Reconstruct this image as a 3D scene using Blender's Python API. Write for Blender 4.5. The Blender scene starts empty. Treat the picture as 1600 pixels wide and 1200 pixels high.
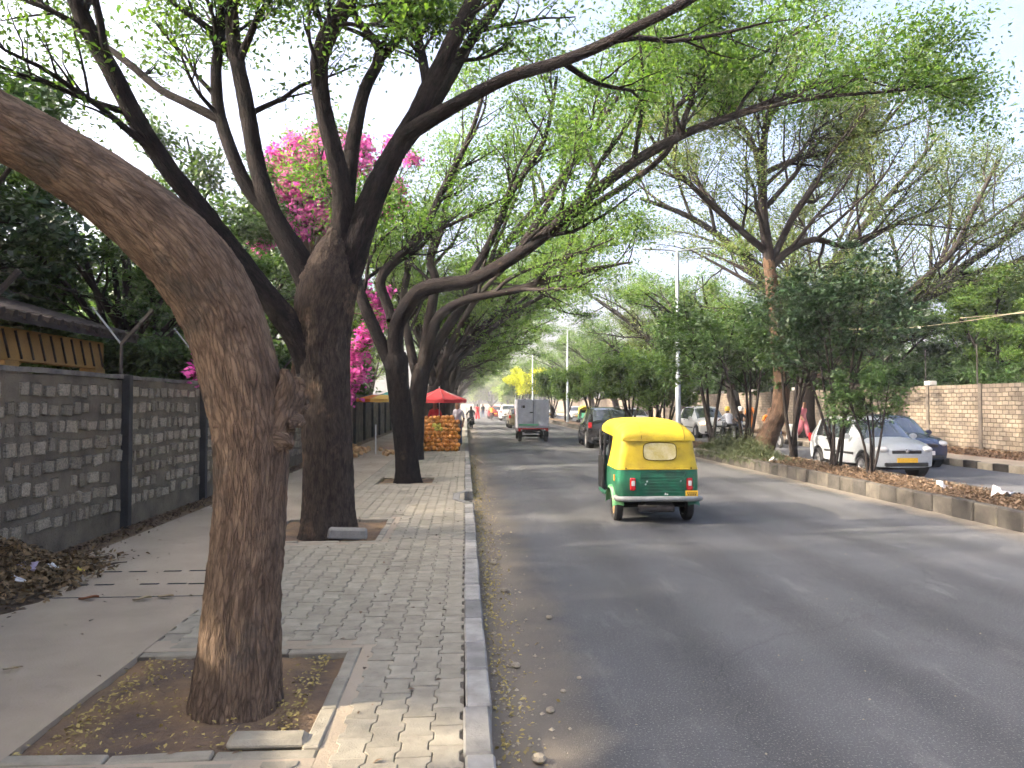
import bpy, bmesh, math, random
import numpy as np
from mathutils import Vector, Matrix

random.seed(7)
rng = np.random.default_rng(7)
R = math.radians
scene = bpy.context.scene
C = scene.collection

# ------------------------------------------------------------------ camera
F_PX = 1150.0                       # focal length in pixels of the 1600 px wide photograph
CAM_H = 1.85
YAW = math.atan(73 / F_PX)
PITCH = math.atan(30 / F_PX)
cam = bpy.data.cameras.new('camera')
cam.sensor_width = 36.0
cam.lens = F_PX / 1600 * 36.0
cam.clip_end = 3000
cam_o = bpy.data.objects.new('camera', cam)
C.objects.link(cam_o)
cam_o.location = (0, 0, CAM_H)
cam_o.rotation_euler = (R(90) + PITCH, 0, -YAW)
scene.camera = cam_o
CAM_R = cam_o.rotation_euler.to_matrix()

# ------------------------------------------------------------------ sky, sun, exposure
SUN_TRAVEL = Vector((0.90, 0.12, -0.50)).normalized()
world = bpy.data.worlds.new('World')
scene.world = world
world.use_nodes = True
wn = world.node_tree.nodes
wl = world.node_tree.links
wn.clear()
sky = wn.new('ShaderNodeTexSky')
sky.sky_type = 'NISHITA'
sky.sun_disc = False
sky.sun_elevation = math.asin(-SUN_TRAVEL.z)
sky.sun_rotation = math.atan2(-SUN_TRAVEL.x, -SUN_TRAVEL.y)
sky.air_density = 0.45
sky.dust_density = 10.0
sky.ozone_density = 1.0
bg = wn.new('ShaderNodeBackground')
bg.inputs['Strength'].default_value = 0.15
wo = wn.new('ShaderNodeOutputWorld')
wl.new(sky.outputs[0], bg.inputs['Color'])
wl.new(bg.outputs[0], wo.inputs['Surface'])
sun = bpy.data.lights.new('sun', 'SUN')
sun.energy = 2.0
sun.angle = R(1.0)
sun.color = (1.0, 0.87, 0.68)
sun_o = bpy.data.objects.new('sun', sun)
C.objects.link(sun_o)
sun_o.rotation_euler = SUN_TRAVEL.to_track_quat('-Z', 'Y').to_euler()
scene.view_settings.view_transform = 'Standard'
scene.view_settings.look = 'None'
scene.view_settings.exposure = 2.85
scene.view_settings.gamma = 1.0
scene.view_settings.use_curve_mapping = False
scene.render.engine = 'CYCLES'
scene.cycles.use_denoising = True
scene.cycles.use_adaptive_sampling = True
scene.cycles.adaptive_threshold = 0.05
scene.cycles.adaptive_min_samples = 14
scene.cycles.max_bounces = 6
scene.cycles.diffuse_bounces = 3
scene.cycles.glossy_bounces = 3
scene.cycles.transparent_max_bounces = 8
scene.cycles.volume_bounces = 0

# ------------------------------------------------------------------ helpers
def at(px, py, depth):
    """World point seen at a photo pixel, at the given distance along the road."""
    d = CAM_R @ Vector(((px - 800) / F_PX, -(py - 600) / F_PX, -1.0))
    return Vector((0, 0, CAM_H)) + d * (depth / d.y)

def on_ground(px, depth, z=0.0):
    p = at(px, 630, depth)
    return Vector((p.x, depth, z))

MATS = {}
def mat(name, c1, c2=None, scale=4.0, rough=0.8, bump=0.0, bscale=None, stretch=(1, 1, 1), metal=0.0,
        spec=0.3, detail=5.0, attr=None, rnd=0.0, contrast=(0.35, 0.65), coat=0.0):
    if name in MATS:
        return MATS[name]
    m = bpy.data.materials.new(name)
    m.use_nodes = True
    nt = m.node_tree
    n, l = nt.nodes, nt.links
    b = n['Principled BSDF']
    b.inputs['Roughness'].default_value = rough
    b.inputs['Metallic'].default_value = metal
    b.inputs['Specular IOR Level'].default_value = spec
    b.inputs['Coat Weight'].default_value = coat
    if c2 is None:
        c2 = tuple(min(1, x * 0.78) for x in c1)
    if attr:
        tc = n.new('ShaderNodeAttribute'); tc.attribute_name = attr; co = tc.outputs['Vector']
    else:
        tc = n.new('ShaderNodeTexCoord'); co = tc.outputs['Object']
    mp = n.new('ShaderNodeMapping'); mp.inputs['Scale'].default_value = stretch
    l.new(co, mp.inputs['Vector'])
    vec = mp.outputs[0]
    if rnd > 0:
        oi = n.new('ShaderNodeObjectInfo')
        ad = n.new('ShaderNodeVectorMath'); ad.operation = 'MULTIPLY_ADD'
        l.new(oi.outputs['Random'], ad.inputs[0]); ad.inputs[1].default_value = (37, 53, 71)
        l.new(vec, ad.inputs[2]); vec = ad.outputs[0]
    nz = n.new('ShaderNodeTexNoise'); nz.inputs['Scale'].default_value = scale; nz.inputs['Detail'].default_value = detail
    nz.inputs['Roughness'].default_value = 0.6
    l.new(vec, nz.inputs['Vector'])
    rp = n.new('ShaderNodeValToRGB')
    rp.color_ramp.elements[0].position = contrast[0]; rp.color_ramp.elements[1].position = contrast[1]
    rp.color_ramp.elements[0].color = (*c2, 1); rp.color_ramp.elements[1].color = (*c1, 1)
    l.new(nz.outputs['Fac'], rp.inputs[0])
    col = rp.outputs[0]
    if rnd > 0:
        hv = n.new('ShaderNodeHueSaturation')
        mr = n.new('ShaderNodeMapRange'); mr.inputs['To Min'].default_value = 1 - rnd; mr.inputs['To Max'].default_value = 1 + rnd
        l.new(oi.outputs['Random'], mr.inputs['Value'])
        l.new(mr.outputs[0], hv.inputs['Value']); l.new(col, hv.inputs['Color'])
        col = hv.outputs[0]
    l.new(col, b.inputs['Base Color'])
    if bump > 0:
        nb = n.new('ShaderNodeTexNoise'); nb.inputs['Scale'].default_value = bscale or scale * 4; nb.inputs['Detail'].default_value = 6
        l.new(vec, nb.inputs['Vector'])
        bp = n.new('ShaderNodeBump'); bp.inputs['Strength'].default_value = 1.0; bp.inputs['Distance'].default_value = bump
        l.new(nb.outputs['Fac'], bp.inputs['Height']); l.new(bp.outputs[0], b.inputs['Normal'])
    MATS[name] = m
    return m

def leaf_mat(name, c1, c2, trans=0.5, tcol=None, rough=0.5):
    """Thin leaves: diffuse/gloss front with light coming through, each leaf its own shade."""
    if name in MATS:
        return MATS[name]
    m = bpy.data.materials.new(name); m.use_nodes = True
    n, l = m.node_tree.nodes, m.node_tree.links
    b = n['Principled BSDF']; b.inputs['Roughness'].default_value = rough; b.inputs['Specular IOR Level'].default_value = 0.3
    g = n.new('ShaderNodeNewGeometry')
    rp = n.new('ShaderNodeValToRGB')
    rp.color_ramp.elements[0].color = (*c1, 1); rp.color_ramp.elements[1].color = (*c2, 1)
    l.new(g.outputs['Random Per Island'], rp.inputs[0])
    l.new(rp.outputs[0], b.inputs['Base Color'])
    t = n.new('ShaderNodeBsdfTranslucent')
    mx = n.new('ShaderNodeMixRGB'); mx.blend_type = 'MULTIPLY'; mx.inputs[0].default_value = 1.0
    l.new(rp.outputs[0], mx.inputs[1]); mx.inputs[2].default_value = (*(tcol or (1.9, 1.9, 0.9)), 1)
    l.new(mx.outputs[0], t.inputs['Color'])
    ms = n.new('ShaderNodeMixShader'); ms.inputs[0].default_value = trans
    l.new(b.outputs[0], ms.inputs[1]); l.new(t.outputs[0], ms.inputs[2])
    l.new(ms.outputs[0], n['Material Output'].inputs['Surface'])
    MATS[name] = m
    return m

def np_mesh(name, V, Q, mats, smooth=False, attr=None, midx=None):
    """Quads (or tris) from numpy arrays, fast."""
    V = np.asarray(V, dtype=np.float32).reshape(-1, 3); Q = np.asarray(Q, dtype=np.int32)
    k = Q.shape[1]
    me = bpy.data.meshes.new(name)
    me.vertices.add(len(V)); me.vertices.foreach_set('co', V.ravel())
    me.loops.add(Q.size); me.loops.foreach_set('vertex_index', Q.ravel())
    me.polygons.add(len(Q)); me.polygons.foreach_set('loop_start', np.arange(0, Q.size, k, dtype=np.int32))
    if midx is not None:
        me.polygons.foreach_set('material_index', np.asarray(midx, dtype=np.int32))
    if smooth:
        me.polygons.foreach_set('use_smooth', np.ones(len(Q), dtype=bool))
    if attr is not None:
        a = me.attributes.new('bark', 'FLOAT_VECTOR', 'POINT'); a.data.foreach_set('vector', np.asarray(attr, dtype=np.float32).ravel())
    for mm in (mats if isinstance(mats, (list, tuple)) else [mats]):
        me.materials.append(mm)
    me.update(calc_edges=True); me.validate()
    return me

class MB:
    """Collects polygons of one mesh."""
    def __init__(s): s.v = []; s.f = []; s.m = []
    def add(s, vs, fs, mi=0):
        o = len(s.v); s.v += [tuple(v) for v in vs]
        s.f += [tuple(i + o for i in f) for f in fs]; s.m += [mi] * len(fs); return s
    def box(s, c, d, mi=0, rz=0.0, taper=1.0, M=None):
        x, y, z = (q / 2 for q in d); vs = []
        for sz in (-1, 1):
            k = taper if sz > 0 else 1.0
            for sx, sy in ((-1, -1), (1, -1), (1, 1), (-1, 1)):
                v = Vector((sx * x * k, sy * y * k, sz * z))
                if M is not None: v = M @ v
                if rz: v = Matrix.Rotation(rz, 3, 'Z') @ v
                vs.append(v + Vector(c))
        return s.add(vs, [(3, 2, 1, 0), (4, 5, 6, 7), (0, 1, 5, 4), (1, 2, 6, 5), (2, 3, 7, 6), (3, 0, 4, 7)], mi)
    def tube(s, pts, r, n=8, mi=0, caps=True):
        pts = [Vector(p) for p in pts]
        rs = r if isinstance(r, (list, tuple)) else [r] * len(pts)
        vs = []; a = None
        for i, p in enumerate(pts):
            t = (pts[min(i + 1, len(pts) - 1)] - pts[max(i - 1, 0)]).normalized()
            if a is None: a = t.orthogonal().normalized()
            a = (a - t * a.dot(t)).normalized(); b = t.cross(a)
            vs += [p + (a * math.cos(2 * math.pi * k / n) + b * math.sin(2 * math.pi * k / n)) * rs[i] for k in range(n)]
        fs = [(i * n + k, i * n + (k + 1) % n, (i + 1) * n + (k + 1) % n, (i + 1) * n + k) for i in range(len(pts) - 1) for k in range(n)]
        if caps: fs += [tuple(reversed(range(n))), tuple((len(pts) - 1) * n + k for k in range(n))]
        return s.add(vs, fs, mi)
    def lathe(s, prof, n=16, axis='Z', c=(0, 0, 0), mi=0):
        """prof: (radius, height) pairs; closed at zero radii."""
        vs = []
        for r_, h in prof:
            for k in range(n):
                a = 2 * math.pi * k / n; u, w = r_ * math.cos(a), r_ * math.sin(a)
                p = (u, w, h) if axis == 'Z' else ((h, u, w) if axis == 'X' else (w, h, u))
                vs.append(Vector(p) + Vector(c))
        fs = [(i * n + k, i * n + (k + 1) % n, (i + 1) * n + (k + 1) % n, (i + 1) * n + k) for i in range(len(prof) - 1) for k in range(n)]
        return s.add(vs, fs, mi)
    def grid(s, rows, mi=0, close=False):
        """Loft of equally long point rows."""
        n = len(rows[0]); vs = [p for r_ in rows for p in r_]; m = n if close else n - 1
        return s.add(vs, [(i * n + k, i * n + (k + 1) % n, (i + 1) * n + (k + 1) % n, (i + 1) * n + k) for i in range(len(rows) - 1) for k in range(m)], mi)
    def mesh(s, name, mats, smooth=None, bevel=0.0, seg=1):
        me = bpy.data.meshes.new(name); me.from_pydata(s.v, [], s.f)
        me.polygons.foreach_set('material_index', s.m)
        for mm in (mats if isinstance(mats, (list, tuple)) else [mats]): me.materials.append(mm)
        bm = bmesh.new(); bm.from_mesh(me)
        bmesh.ops.remove_doubles(bm, verts=bm.verts, dist=1e-5)
        bmesh.ops.recalc_face_normals(bm, faces=bm.faces)
        if bevel > 0:
            bmesh.ops.bevel(bm, geom=[e for e in bm.edges if len(e.link_faces) == 2 and e.calc_face_angle(0) > 0.5], offset=bevel, segments=seg, affect='EDGES', clamp_overlap=True)
        bm.to_mesh(me); bm.free()
        if smooth is not None:
            me.polygons.foreach_set('use_smooth', [True] * len(me.polygons)); me.set_sharp_from_angle(angle=R(smooth))
        return me
    def obj(s, name, mats, parent=None, smooth=None, bevel=0.0, seg=1):
        return link(name, s.mesh(name, mats, smooth, bevel, seg), parent)

def link(name, me, parent=None, loc=None, rz=None):
    o = bpy.data.objects.new(name, me); C.objects.link(o)
    if parent is not None: o.parent = parent
    if loc is not None: o.location = loc
    if rz is not None: o.rotation_euler = (0, 0, rz)
    return o

def tag(o, label=None, cat=None, group=None, kind=None):
    if label: o['label'] = label
    if cat: o['category'] = cat
    if group: o['group'] = group
    if kind: o['kind'] = kind
    return o

def thing(name, label, cat, loc=(0, 0, 0), rz=0.0, group=None):
    o = bpy.data.objects.new(name, None); C.objects.link(o)
    o.empty_display_size = 0.2; o.location = loc; o.rotation_euler = (0, 0, rz)
    return tag(o, label, cat, group)

def copy_tree(o, parent=None):
    c = o.copy(); C.objects.link(c); c.parent = parent
    for ch in list(o.children): copy_tree(ch, c)
    return c

def sheet(name, x0, x1, y0, y1, z, m, nx=1, ny=1):
    xs = np.linspace(x0, x1, nx + 1); ys = np.linspace(y0, y1, ny + 1)
    V = [(x, y, z) for y in ys for x in xs]
    Q = [(j * (nx + 1) + i, j * (nx + 1) + i + 1, (j + 1) * (nx + 1) + i + 1, (j + 1) * (nx + 1) + i) for j in range(ny) for i in range(nx)]
    return tag(link(name, np_mesh(name, V, Q, m)), kind='structure')

# ------------------------------------------------------------------ materials of the setting
def asphalt_mat():
    m = mat('asphalt', (0.102, 0.103, 0.105), (0.062, 0.063, 0.065), scale=0.55, rough=0.82, bump=0.006, bscale=130, detail=8, contrast=(0.3, 0.72))
    n, l = m.node_tree.nodes, m.node_tree.links
    b = n['Principled BSDF']; old = b.inputs['Base Color'].links[0].from_socket
    tc = n.new('ShaderNodeTexCoord')
    # worn pale scuffs along the traffic direction
    mp = n.new('ShaderNodeMapping'); mp.inputs['Scale'].default_value = (2.2, 0.55, 1); l.new(tc.outputs['Object'], mp.inputs[0])
    nz = n.new('ShaderNodeTexNoise'); nz.inputs['Scale'].default_value = 1.6; nz.inputs['Detail'].default_value = 9; nz.inputs['Roughness'].default_value = 0.72
    l.new(mp.outputs[0], nz.inputs['Vector'])
    rp = n.new('ShaderNodeValToRGB'); rp.color_ramp.elements[0].position = 0.56; rp.color_ramp.elements[1].position = 0.78
    l.new(nz.outputs['Fac'], rp.inputs[0])
    k = n.new('ShaderNodeMath'); k.operation = 'MULTIPLY'; k.inputs[1].default_value = 0.75; l.new(rp.outputs[0], k.inputs[0])
    m1 = n.new('ShaderNodeMixRGB'); l.new(k.outputs[0], m1.inputs[0]); l.new(old, m1.inputs[1]); m1.inputs[2].default_value = (0.17, 0.165, 0.16, 1)
    wv = n.new('ShaderNodeTexWave'); wv.wave_type = 'BANDS'; wv.bands_direction = 'X'; wv.inputs['Scale'].default_value = 0.27; wv.inputs['Distortion'].default_value = 0.8; wv.inputs['Detail'].default_value = 3; wv.inputs['Detail Scale'].default_value = 0.6
    l.new(tc.outputs['Object'], wv.inputs['Vector'])
    wr = n.new('ShaderNodeMapRange'); wr.inputs['From Min'].default_value = 0.35; wr.inputs['From Max'].default_value = 1.0; wr.inputs['To Min'].default_value = 1.0; wr.inputs['To Max'].default_value = 0.74; l.new(wv.outputs['Fac'], wr.inputs['Value'])
    wm_ = n.new('ShaderNodeMixRGB'); wm_.blend_type = 'MULTIPLY'; wm_.inputs[0].default_value = 1.0; l.new(m1.outputs[0], wm_.inputs[1]); l.new(wr.outputs[0], wm_.inputs[2]); m1 = wm_
    vn = n.new('ShaderNodeTexNoise'); vn.inputs['Scale'].default_value = 3.0; vn.inputs['Detail'].default_value = 4; l.new(tc.outputs['Object'], vn.inputs['Vector'])
    va = n.new('ShaderNodeVectorMath'); va.operation = 'MULTIPLY_ADD'; l.new(vn.outputs['Color'], va.inputs[0]); va.inputs[1].default_value = (0.5, 0.5, 0); l.new(tc.outputs['Object'], va.inputs[2])
    vc = n.new('ShaderNodeTexVoronoi'); vc.feature = 'DISTANCE_TO_EDGE'; vc.inputs['Scale'].default_value = 0.42; l.new(va.outputs[0], vc.inputs['Vector'])
    vr = n.new('ShaderNodeMapRange'); vr.inputs['From Max'].default_value = 0.006; vr.inputs['To Min'].default_value = 0.82; l.new(vc.outputs['Distance'], vr.inputs['Value'])
    vm = n.new('ShaderNodeMixRGB'); vm.blend_type = 'MULTIPLY'; vm.inputs[0].default_value = 1.0; l.new(m1.outputs[0], vm.inputs[1]); l.new(vr.outputs[0], vm.inputs[2]); m1 = vm
    # grit specks
    sp = n.new('ShaderNodeTexNoise'); sp.inputs['Scale'].default_value = 75; sp.inputs['Detail'].default_value = 3; l.new(tc.outputs['Object'], sp.inputs['Vector'])
    sr = n.new('ShaderNodeValToRGB'); sr.color_ramp.elements[0].position = 0.56; sr.color_ramp.elements[1].position = 0.70; l.new(sp.outputs['Fac'], sr.inputs[0])
    sk = n.new('ShaderNodeMath'); sk.operation = 'MULTIPLY'; sk.inputs[1].default_value = 0.6; l.new(sr.outputs[0], sk.inputs[0])
    m2 = n.new('ShaderNodeMixRGB'); l.new(sk.outputs[0], m2.inputs[0]); l.new(m1.outputs[0], m2.inputs[1]); m2.inputs[2].default_value = (0.27, 0.26, 0.24, 1)
    # dust lying along the two kerbs
    sx = n.new('ShaderNodeSeparateXYZ'); l.new(tc.outputs['Object'], sx.inputs[0])
    dn = n.new('ShaderNodeTexNoise'); dn.inputs['Scale'].default_value = 1.7; dn.inputs['Detail'].default_value = 7; l.new(tc.outputs['Object'], dn.inputs['Vector'])
    dm = n.new('ShaderNodeMath'); dm.operation = 'MULTIPLY_ADD'; dm.inputs[1].default_value = -0.9; dm.inputs[2].default_value = 0.45; l.new(dn.outputs['Fac'], dm.inputs[0])
    da = n.new('ShaderNodeMath'); da.operation = 'ADD'; l.new(sx.outputs['X'], da.inputs[0]); l.new(dm.outputs[0], da.inputs[1])
    left = n.new('ShaderNodeMapRange'); left.inputs['From Min'].default_value = 0.30; left.inputs['From Max'].default_value = 0.95
    left.inputs['To Min'].default_value = 0.85; left.inputs['To Max'].default_value = 0.0; l.new(da.outputs[0], left.inputs['Value'])
    right = n.new('ShaderNodeMapRange'); right.inputs['From Min'].default_value = 7.45; right.inputs['From Max'].default_value = 7.9
    right.inputs['To Min'].default_value = 0.0; right.inputs['To Max'].default_value = 0.7; l.new(da.outputs[0], right.inputs['Value'])
    mxx = n.new('ShaderNodeMath'); mxx.operation = 'MAXIMUM'; l.new(left.outputs[0], mxx.inputs[0]); l.new(right.outputs[0], mxx.inputs[1])
    m3 = n.new('ShaderNodeMixRGB'); l.new(mxx.outputs[0], m3.inputs[0]); l.new(m2.outputs[0], m3.inputs[1]); m3.inputs[2].default_value = (0.20, 0.165, 0.12, 1)
    l.new(m3.outputs[0], b.inputs['Base Color'])
    return m

M_ASPH = asphalt_mat()
M_ASPH2 = mat('asphalt_far', (0.12, 0.12, 0.125), (0.085, 0.087, 0.092), scale=0.7, rough=0.8, bump=0.004, bscale=90)
M_SOIL = mat('soil', (0.20, 0.135, 0.08), (0.12, 0.08, 0.05), scale=3, rough=0.95, bump=0.02, bscale=30)
M_PITSOIL = mat('pit_soil', (0.24, 0.155, 0.085), (0.11, 0.08, 0.06), scale=2.6, rough=0.95, bump=0.015, bscale=45, detail=8)
M_REDSOIL = mat('red_soil', (0.30, 0.16, 0.08), (0.19, 0.11, 0.065), scale=2, rough=0.95, bump=0.02, bscale=30)
M_CONC = mat('footpath_concrete', (0.39, 0.32, 0.235), (0.275, 0.225, 0.165), scale=0.8, rough=0.88, bump=0.004, bscale=60, detail=9)
M_PAVER = mat('paver_concrete', (0.315, 0.282, 0.215), (0.225, 0.20, 0.153), scale=7, rough=0.85, bump=0.004, bscale=90, rnd=0.09)
M_PAVERFAR = mat('paver_concrete_far', (0.315, 0.282, 0.215), (0.225, 0.20, 0.153), scale=1.8, rough=0.85, bump=0.004, bscale=90)
M_SAND = mat('joint_sand', (0.14, 0.12, 0.09), (0.09, 0.075, 0.06), scale=20, rough=0.95)
M_KERBW = mat('kerb_pale_paint', (0.32, 0.305, 0.275), (0.19, 0.18, 0.16), scale=5, rough=0.85, bump=0.004, bscale=60, rnd=0.12, contrast=(0.3, 0.6))
M_KERBG = mat('kerb_grey', (0.25, 0.24, 0.22), (0.16, 0.152, 0.138), scale=5, rough=0.85, bump=0.004, bscale=60, rnd=0.15)
M_MEDA = mat('median_kerb_dark', (0.060, 0.054, 0.046), (0.03, 0.027, 0.024), scale=4, rough=0.9, bump=0.006, bscale=40, rnd=0.25)
M_MEDB = mat('median_kerb_dull', (0.095, 0.084, 0.068), (0.045, 0.04, 0.034), scale=4, rough=0.9, bump=0.006, bscale=40, rnd=0.2)
M_MORTAR = mat('wall_mortar', (0.185, 0.152, 0.110), (0.09, 0.075, 0.056), scale=2.2, rough=0.95, bump=0.012, bscale=35, detail=8)
M_STONE = mat('wall_stone', (0.37, 0.315, 0.235), (0.15, 0.13, 0.10), scale=9, rough=0.9, bump=0.012, bscale=30, rnd=0.3, detail=7, contrast=(0.32, 0.62))
M_POST = mat('wall_post_concrete', (0.06, 0.058, 0.055), (0.035, 0.034, 0.033), scale=4, rough=0.9, bump=0.006)
M_STEEL = mat('galvanised_steel', (0.34, 0.37, 0.40), (0.27, 0.30, 0.32), scale=3, rough=0.45, metal=0.6, spec=0.5)
M_IRON = mat('rusty_iron', (0.06, 0.05, 0.045), (0.03, 0.027, 0.025), scale=12, rough=0.8)
M_BLACK = mat('black_rubber', (0.022, 0.022, 0.023), (0.013, 0.013, 0.014), scale=10, rough=0.75)
M_DARK = mat('dark_underbody', (0.02, 0.02, 0.02), (0.012, 0.012, 0.012), scale=10, rough=0.85)
# ------------------------------------------------------------------ ground, roads, pavements
sheet('ground', -900, 900, -300, 1500, -0.06, M_SOIL)
ROAD_END = 260
sheet('road', 0.02, 8.1, -20, ROAD_END, 0.0, M_ASPH)
sheet('opposite_road', 9.5, 14.6, -20, ROAD_END, 0.0, M_ASPH2)

def slab(name, x0, x1, y0, y1, z0, z1, m):
    return tag(MB().box(((x0 + x1) / 2, (y0 + y1) / 2, (z0 + z1) / 2), (x1 - x0, y1 - y0, z1 - z0)).obj(name, m), kind='structure')

PATH_Z = 0.15
PITS = [(-2.2, -0.80, 3.72, 5.15), (-2.55, -1.12, 9.25, 10.95), (-1.85, -0.70, 15.7, 17.0)]
PAV_X0 = -2.2
# the footpath bed below the pavers, and the plain concrete walkway beside it
footpath = slab('footpath', PAV_X0, -0.005, -6, 26, -0.05, 0.07, M_SAND)
def bed():
    mb_ = MB(); ys_ = [-6, 3.72, 5.15, 9.25, 10.95, 15.7, 17.0, 26]
    for a_, b_ in zip(ys_[:-1], ys_[1:]):
        xs_ = [(PAV_X0, -0.005)]
        for x0, x1, y0, y1 in PITS:
            if abs(y0 - a_) < 1e-6: xs_ = [(PAV_X0, x0), (x1, -0.005)]
        for x0, x1 in xs_:
            if x1 - x0 > 0.01: mb_.box(((x0 + x1) / 2, (a_ + b_) / 2, 0.106), (x1 - x0, b_ - a_ - 0.002, 0.064))
    return mb_.obj('sand_bed', M_SAND, footpath)
bed()
slab('footpath_far', PAV_X0, -0.005, 26, ROAD_END, -0.05, PATH_Z, M_PAVERFAR)
for i, (y0, y1, x1) in enumerate([(-6, 9.25, PAV_X0), (9.25, 10.95, -2.55), (10.95, ROAD_END, PAV_X0)]):
    slab('concrete_walkway', -4.25, x1 - 0.004, y0, y1 - 0.003, -0.05, PATH_Z - 0.004, M_CONC)
slab('dirt_verge', -5.2, -4.254, -6, ROAD_END, -0.05, PATH_Z - 0.02, M_SOIL)
slab('left_ground', -120, -4.95, -20, ROAD_END, -0.05, 0.12, M_SOIL)
# slots of a drain cover and a joint line across the walkway
walk = [o_ for o_ in C.objects if o_.name.startswith('concrete_walkway')][0]
slot = MB().box((0, 0, 0), (0.17, 0.035, 0.004)).mesh('drain_slot', M_DARK)
for yy, xs_ in ((7.72, (-3.55, -3.30, -2.95, -2.72)), (7.18, (-3.62, -3.38, -2.95, -2.72, -2.5))):
    for x in xs_: link('drain_slot', slot, walk, (x + random.gauss(0, .01), yy + random.gauss(0, .006), PATH_Z - 0.0022))
for yy in (6.72,): link('joint_line', MB().box((0, 0, 0), (2.0, 0.014, 0.004)).mesh('joint_line', M_POST), walk, (-3.22, yy, PATH_Z - 0.0027))
PW, PL = 0.156, 0.226
def paver_mesh(gap=0.0026, bev=0.0035):
    e = 0.011; h = 0.05; w = PW / 2; q = PL / 2 - gap
    a = PL / 4
    def ring(ins):
        xo = w + e - gap - ins; xi = w - e - gap - ins; yy = q - ins
        rt = [(xo, -yy), (xo, -a - 0.012), (xi, -a + 0.012), (xi, a - 0.012), (xo, a + 0.012), (xo, yy)]
        return rt + [(-x, -y) for x, y in rt]
    lo, hi = ring(0), ring(bev); n = 12
    vs = [(x, y, -h) for x, y in lo] + [(x, y, -bev) for x, y in lo] + [(x, y, 0) for x, y in hi]
    fs = [(i, (i + 1) % n, n + (i + 1) % n, n + i) for i in range(n)] + [(n + i, n + (i + 1) % n, 2 * n + (i + 1) % n, 2 * n + i) for i in range(n)]
    return vs, fs + [tuple(range(2 * n, 3 * n))]
pv, pf = paver_mesh()
mb = MB().add(pv, pf); me_paver = mb.mesh('paver', M_PAVER)
far_v, far_f = [], []
cols = int((-0.012 - PAV_X0) / PW)
cells = []
for c_ in range(cols):
    x = -0.012 - (c_ + 0.5) * PW
    j = 0; y = 2.7 + (0.5 * PL if c_ % 2 else 0)
    while y < 26:
        if not any(a - 0.06 < x < b_ + 0.13 and c0 - 0.17 < y < d_ + 0.17 for a, b_, c0, d_ in PITS):
            cells.append((x, y))
        y += PL
cells.sort(key=lambda c: c[1])
near = [c for c in cells if c[1] > 3.25][:300]
nearset = set(near)
for x, y in near:
    o = link('paver', me_paver, footpath, (x, y, PATH_Z + random.gauss(0, 0.0016)), 0)
    o.rotation_euler = (random.gauss(0, 0.006), random.gauss(0, 0.008), random.gauss(0, 0.006))
mbf = MB()
for x, y in cells:
    if (x, y) in nearset: continue
    dz = random.gauss(0, 0.0015)
    mbf.add([(vx + x, vy + y, vz + PATH_Z + dz) for vx, vy, vz in pv], pf)
tag(link('paver_field', mbf.mesh('paver_field', M_PAVERFAR), footpath), kind='stuff')

# tree pits: soil, edging stones
def pit(x0, x1, y0, y1, edge_left):
    nx, ny = 22, 22
    V, Q = [], []
    for j in range(ny + 1):
        for i in range(nx + 1):
            x = x0 + (x1 - x0) * i / nx; y = y0 + (y1 - y0) * j / ny
            V.append((x, y, 0.112 + 0.012 * math.sin(x * 9 + y * 5) + random.uniform(-0.008, 0.008)))
    for j in range(ny):
        for i in range(nx):
            a = j * (nx + 1) + i; Q.append((a, a + 1, a + nx + 2, a + nx + 1))
    tag(link('tree_pit_soil', np_mesh('tree_pit_soil', V, Q, M_PITSOIL, smooth=True)), kind='structure')
    w = 0.085
    for (cx, cy, dx, dy) in [(x1 + w / 2, (y0 + y1) / 2, w, (y1 - y0)), ((x0 + x1) / 2 + w / 2, y0 - w / 2, x1 - x0 + w, w), ((x0 + x1) / 2 + w / 2, y1 + w / 2, x1 - x0 + w, w)]:
        n = max(2, round(max(dx, dy) / 0.45))
        for k in range(n):
            t = (k + 0.5) / n - 0.5
            px_, py_ = (cx + t * dx, cy) if dx > dy else (cx, cy + t * dy)
            sx, sy = ((dx / n - 0.012, dy) if dx > dy else (dx, dy / n - 0.012))
            o = MB().box((0, 0, 0), (sx, sy, 0.16)).obj('edging_stone', M_PAVER, footpath, bevel=0.008)
            o.location = (px_, py_, PATH_Z - 0.075 + random.gauss(0, 0.004)); o.rotation_euler = (random.gauss(0, 0.015), random.gauss(0, 0.015), random.gauss(0, 0.015))
pits = [pit(*p, True) for p in PITS]
for x0, x1, y0, y1 in PITS:      # cement fill between edging and pavers
    for (a, b_, c0, d_) in [(x1 + 0.087, x1 + 0.24, y0 - 0.3, y1 + 0.3), (x0, x1 + 0.085, y0 - 0.32, y0 - 0.087), (x0, x1 + 0.085, y1 + 0.087, y1 + 0.32)]:
        slab('cement_fill', max(a, PAV_X0) , b_, c0, d_, 0.10, 0.1462, M_CONC)

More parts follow.
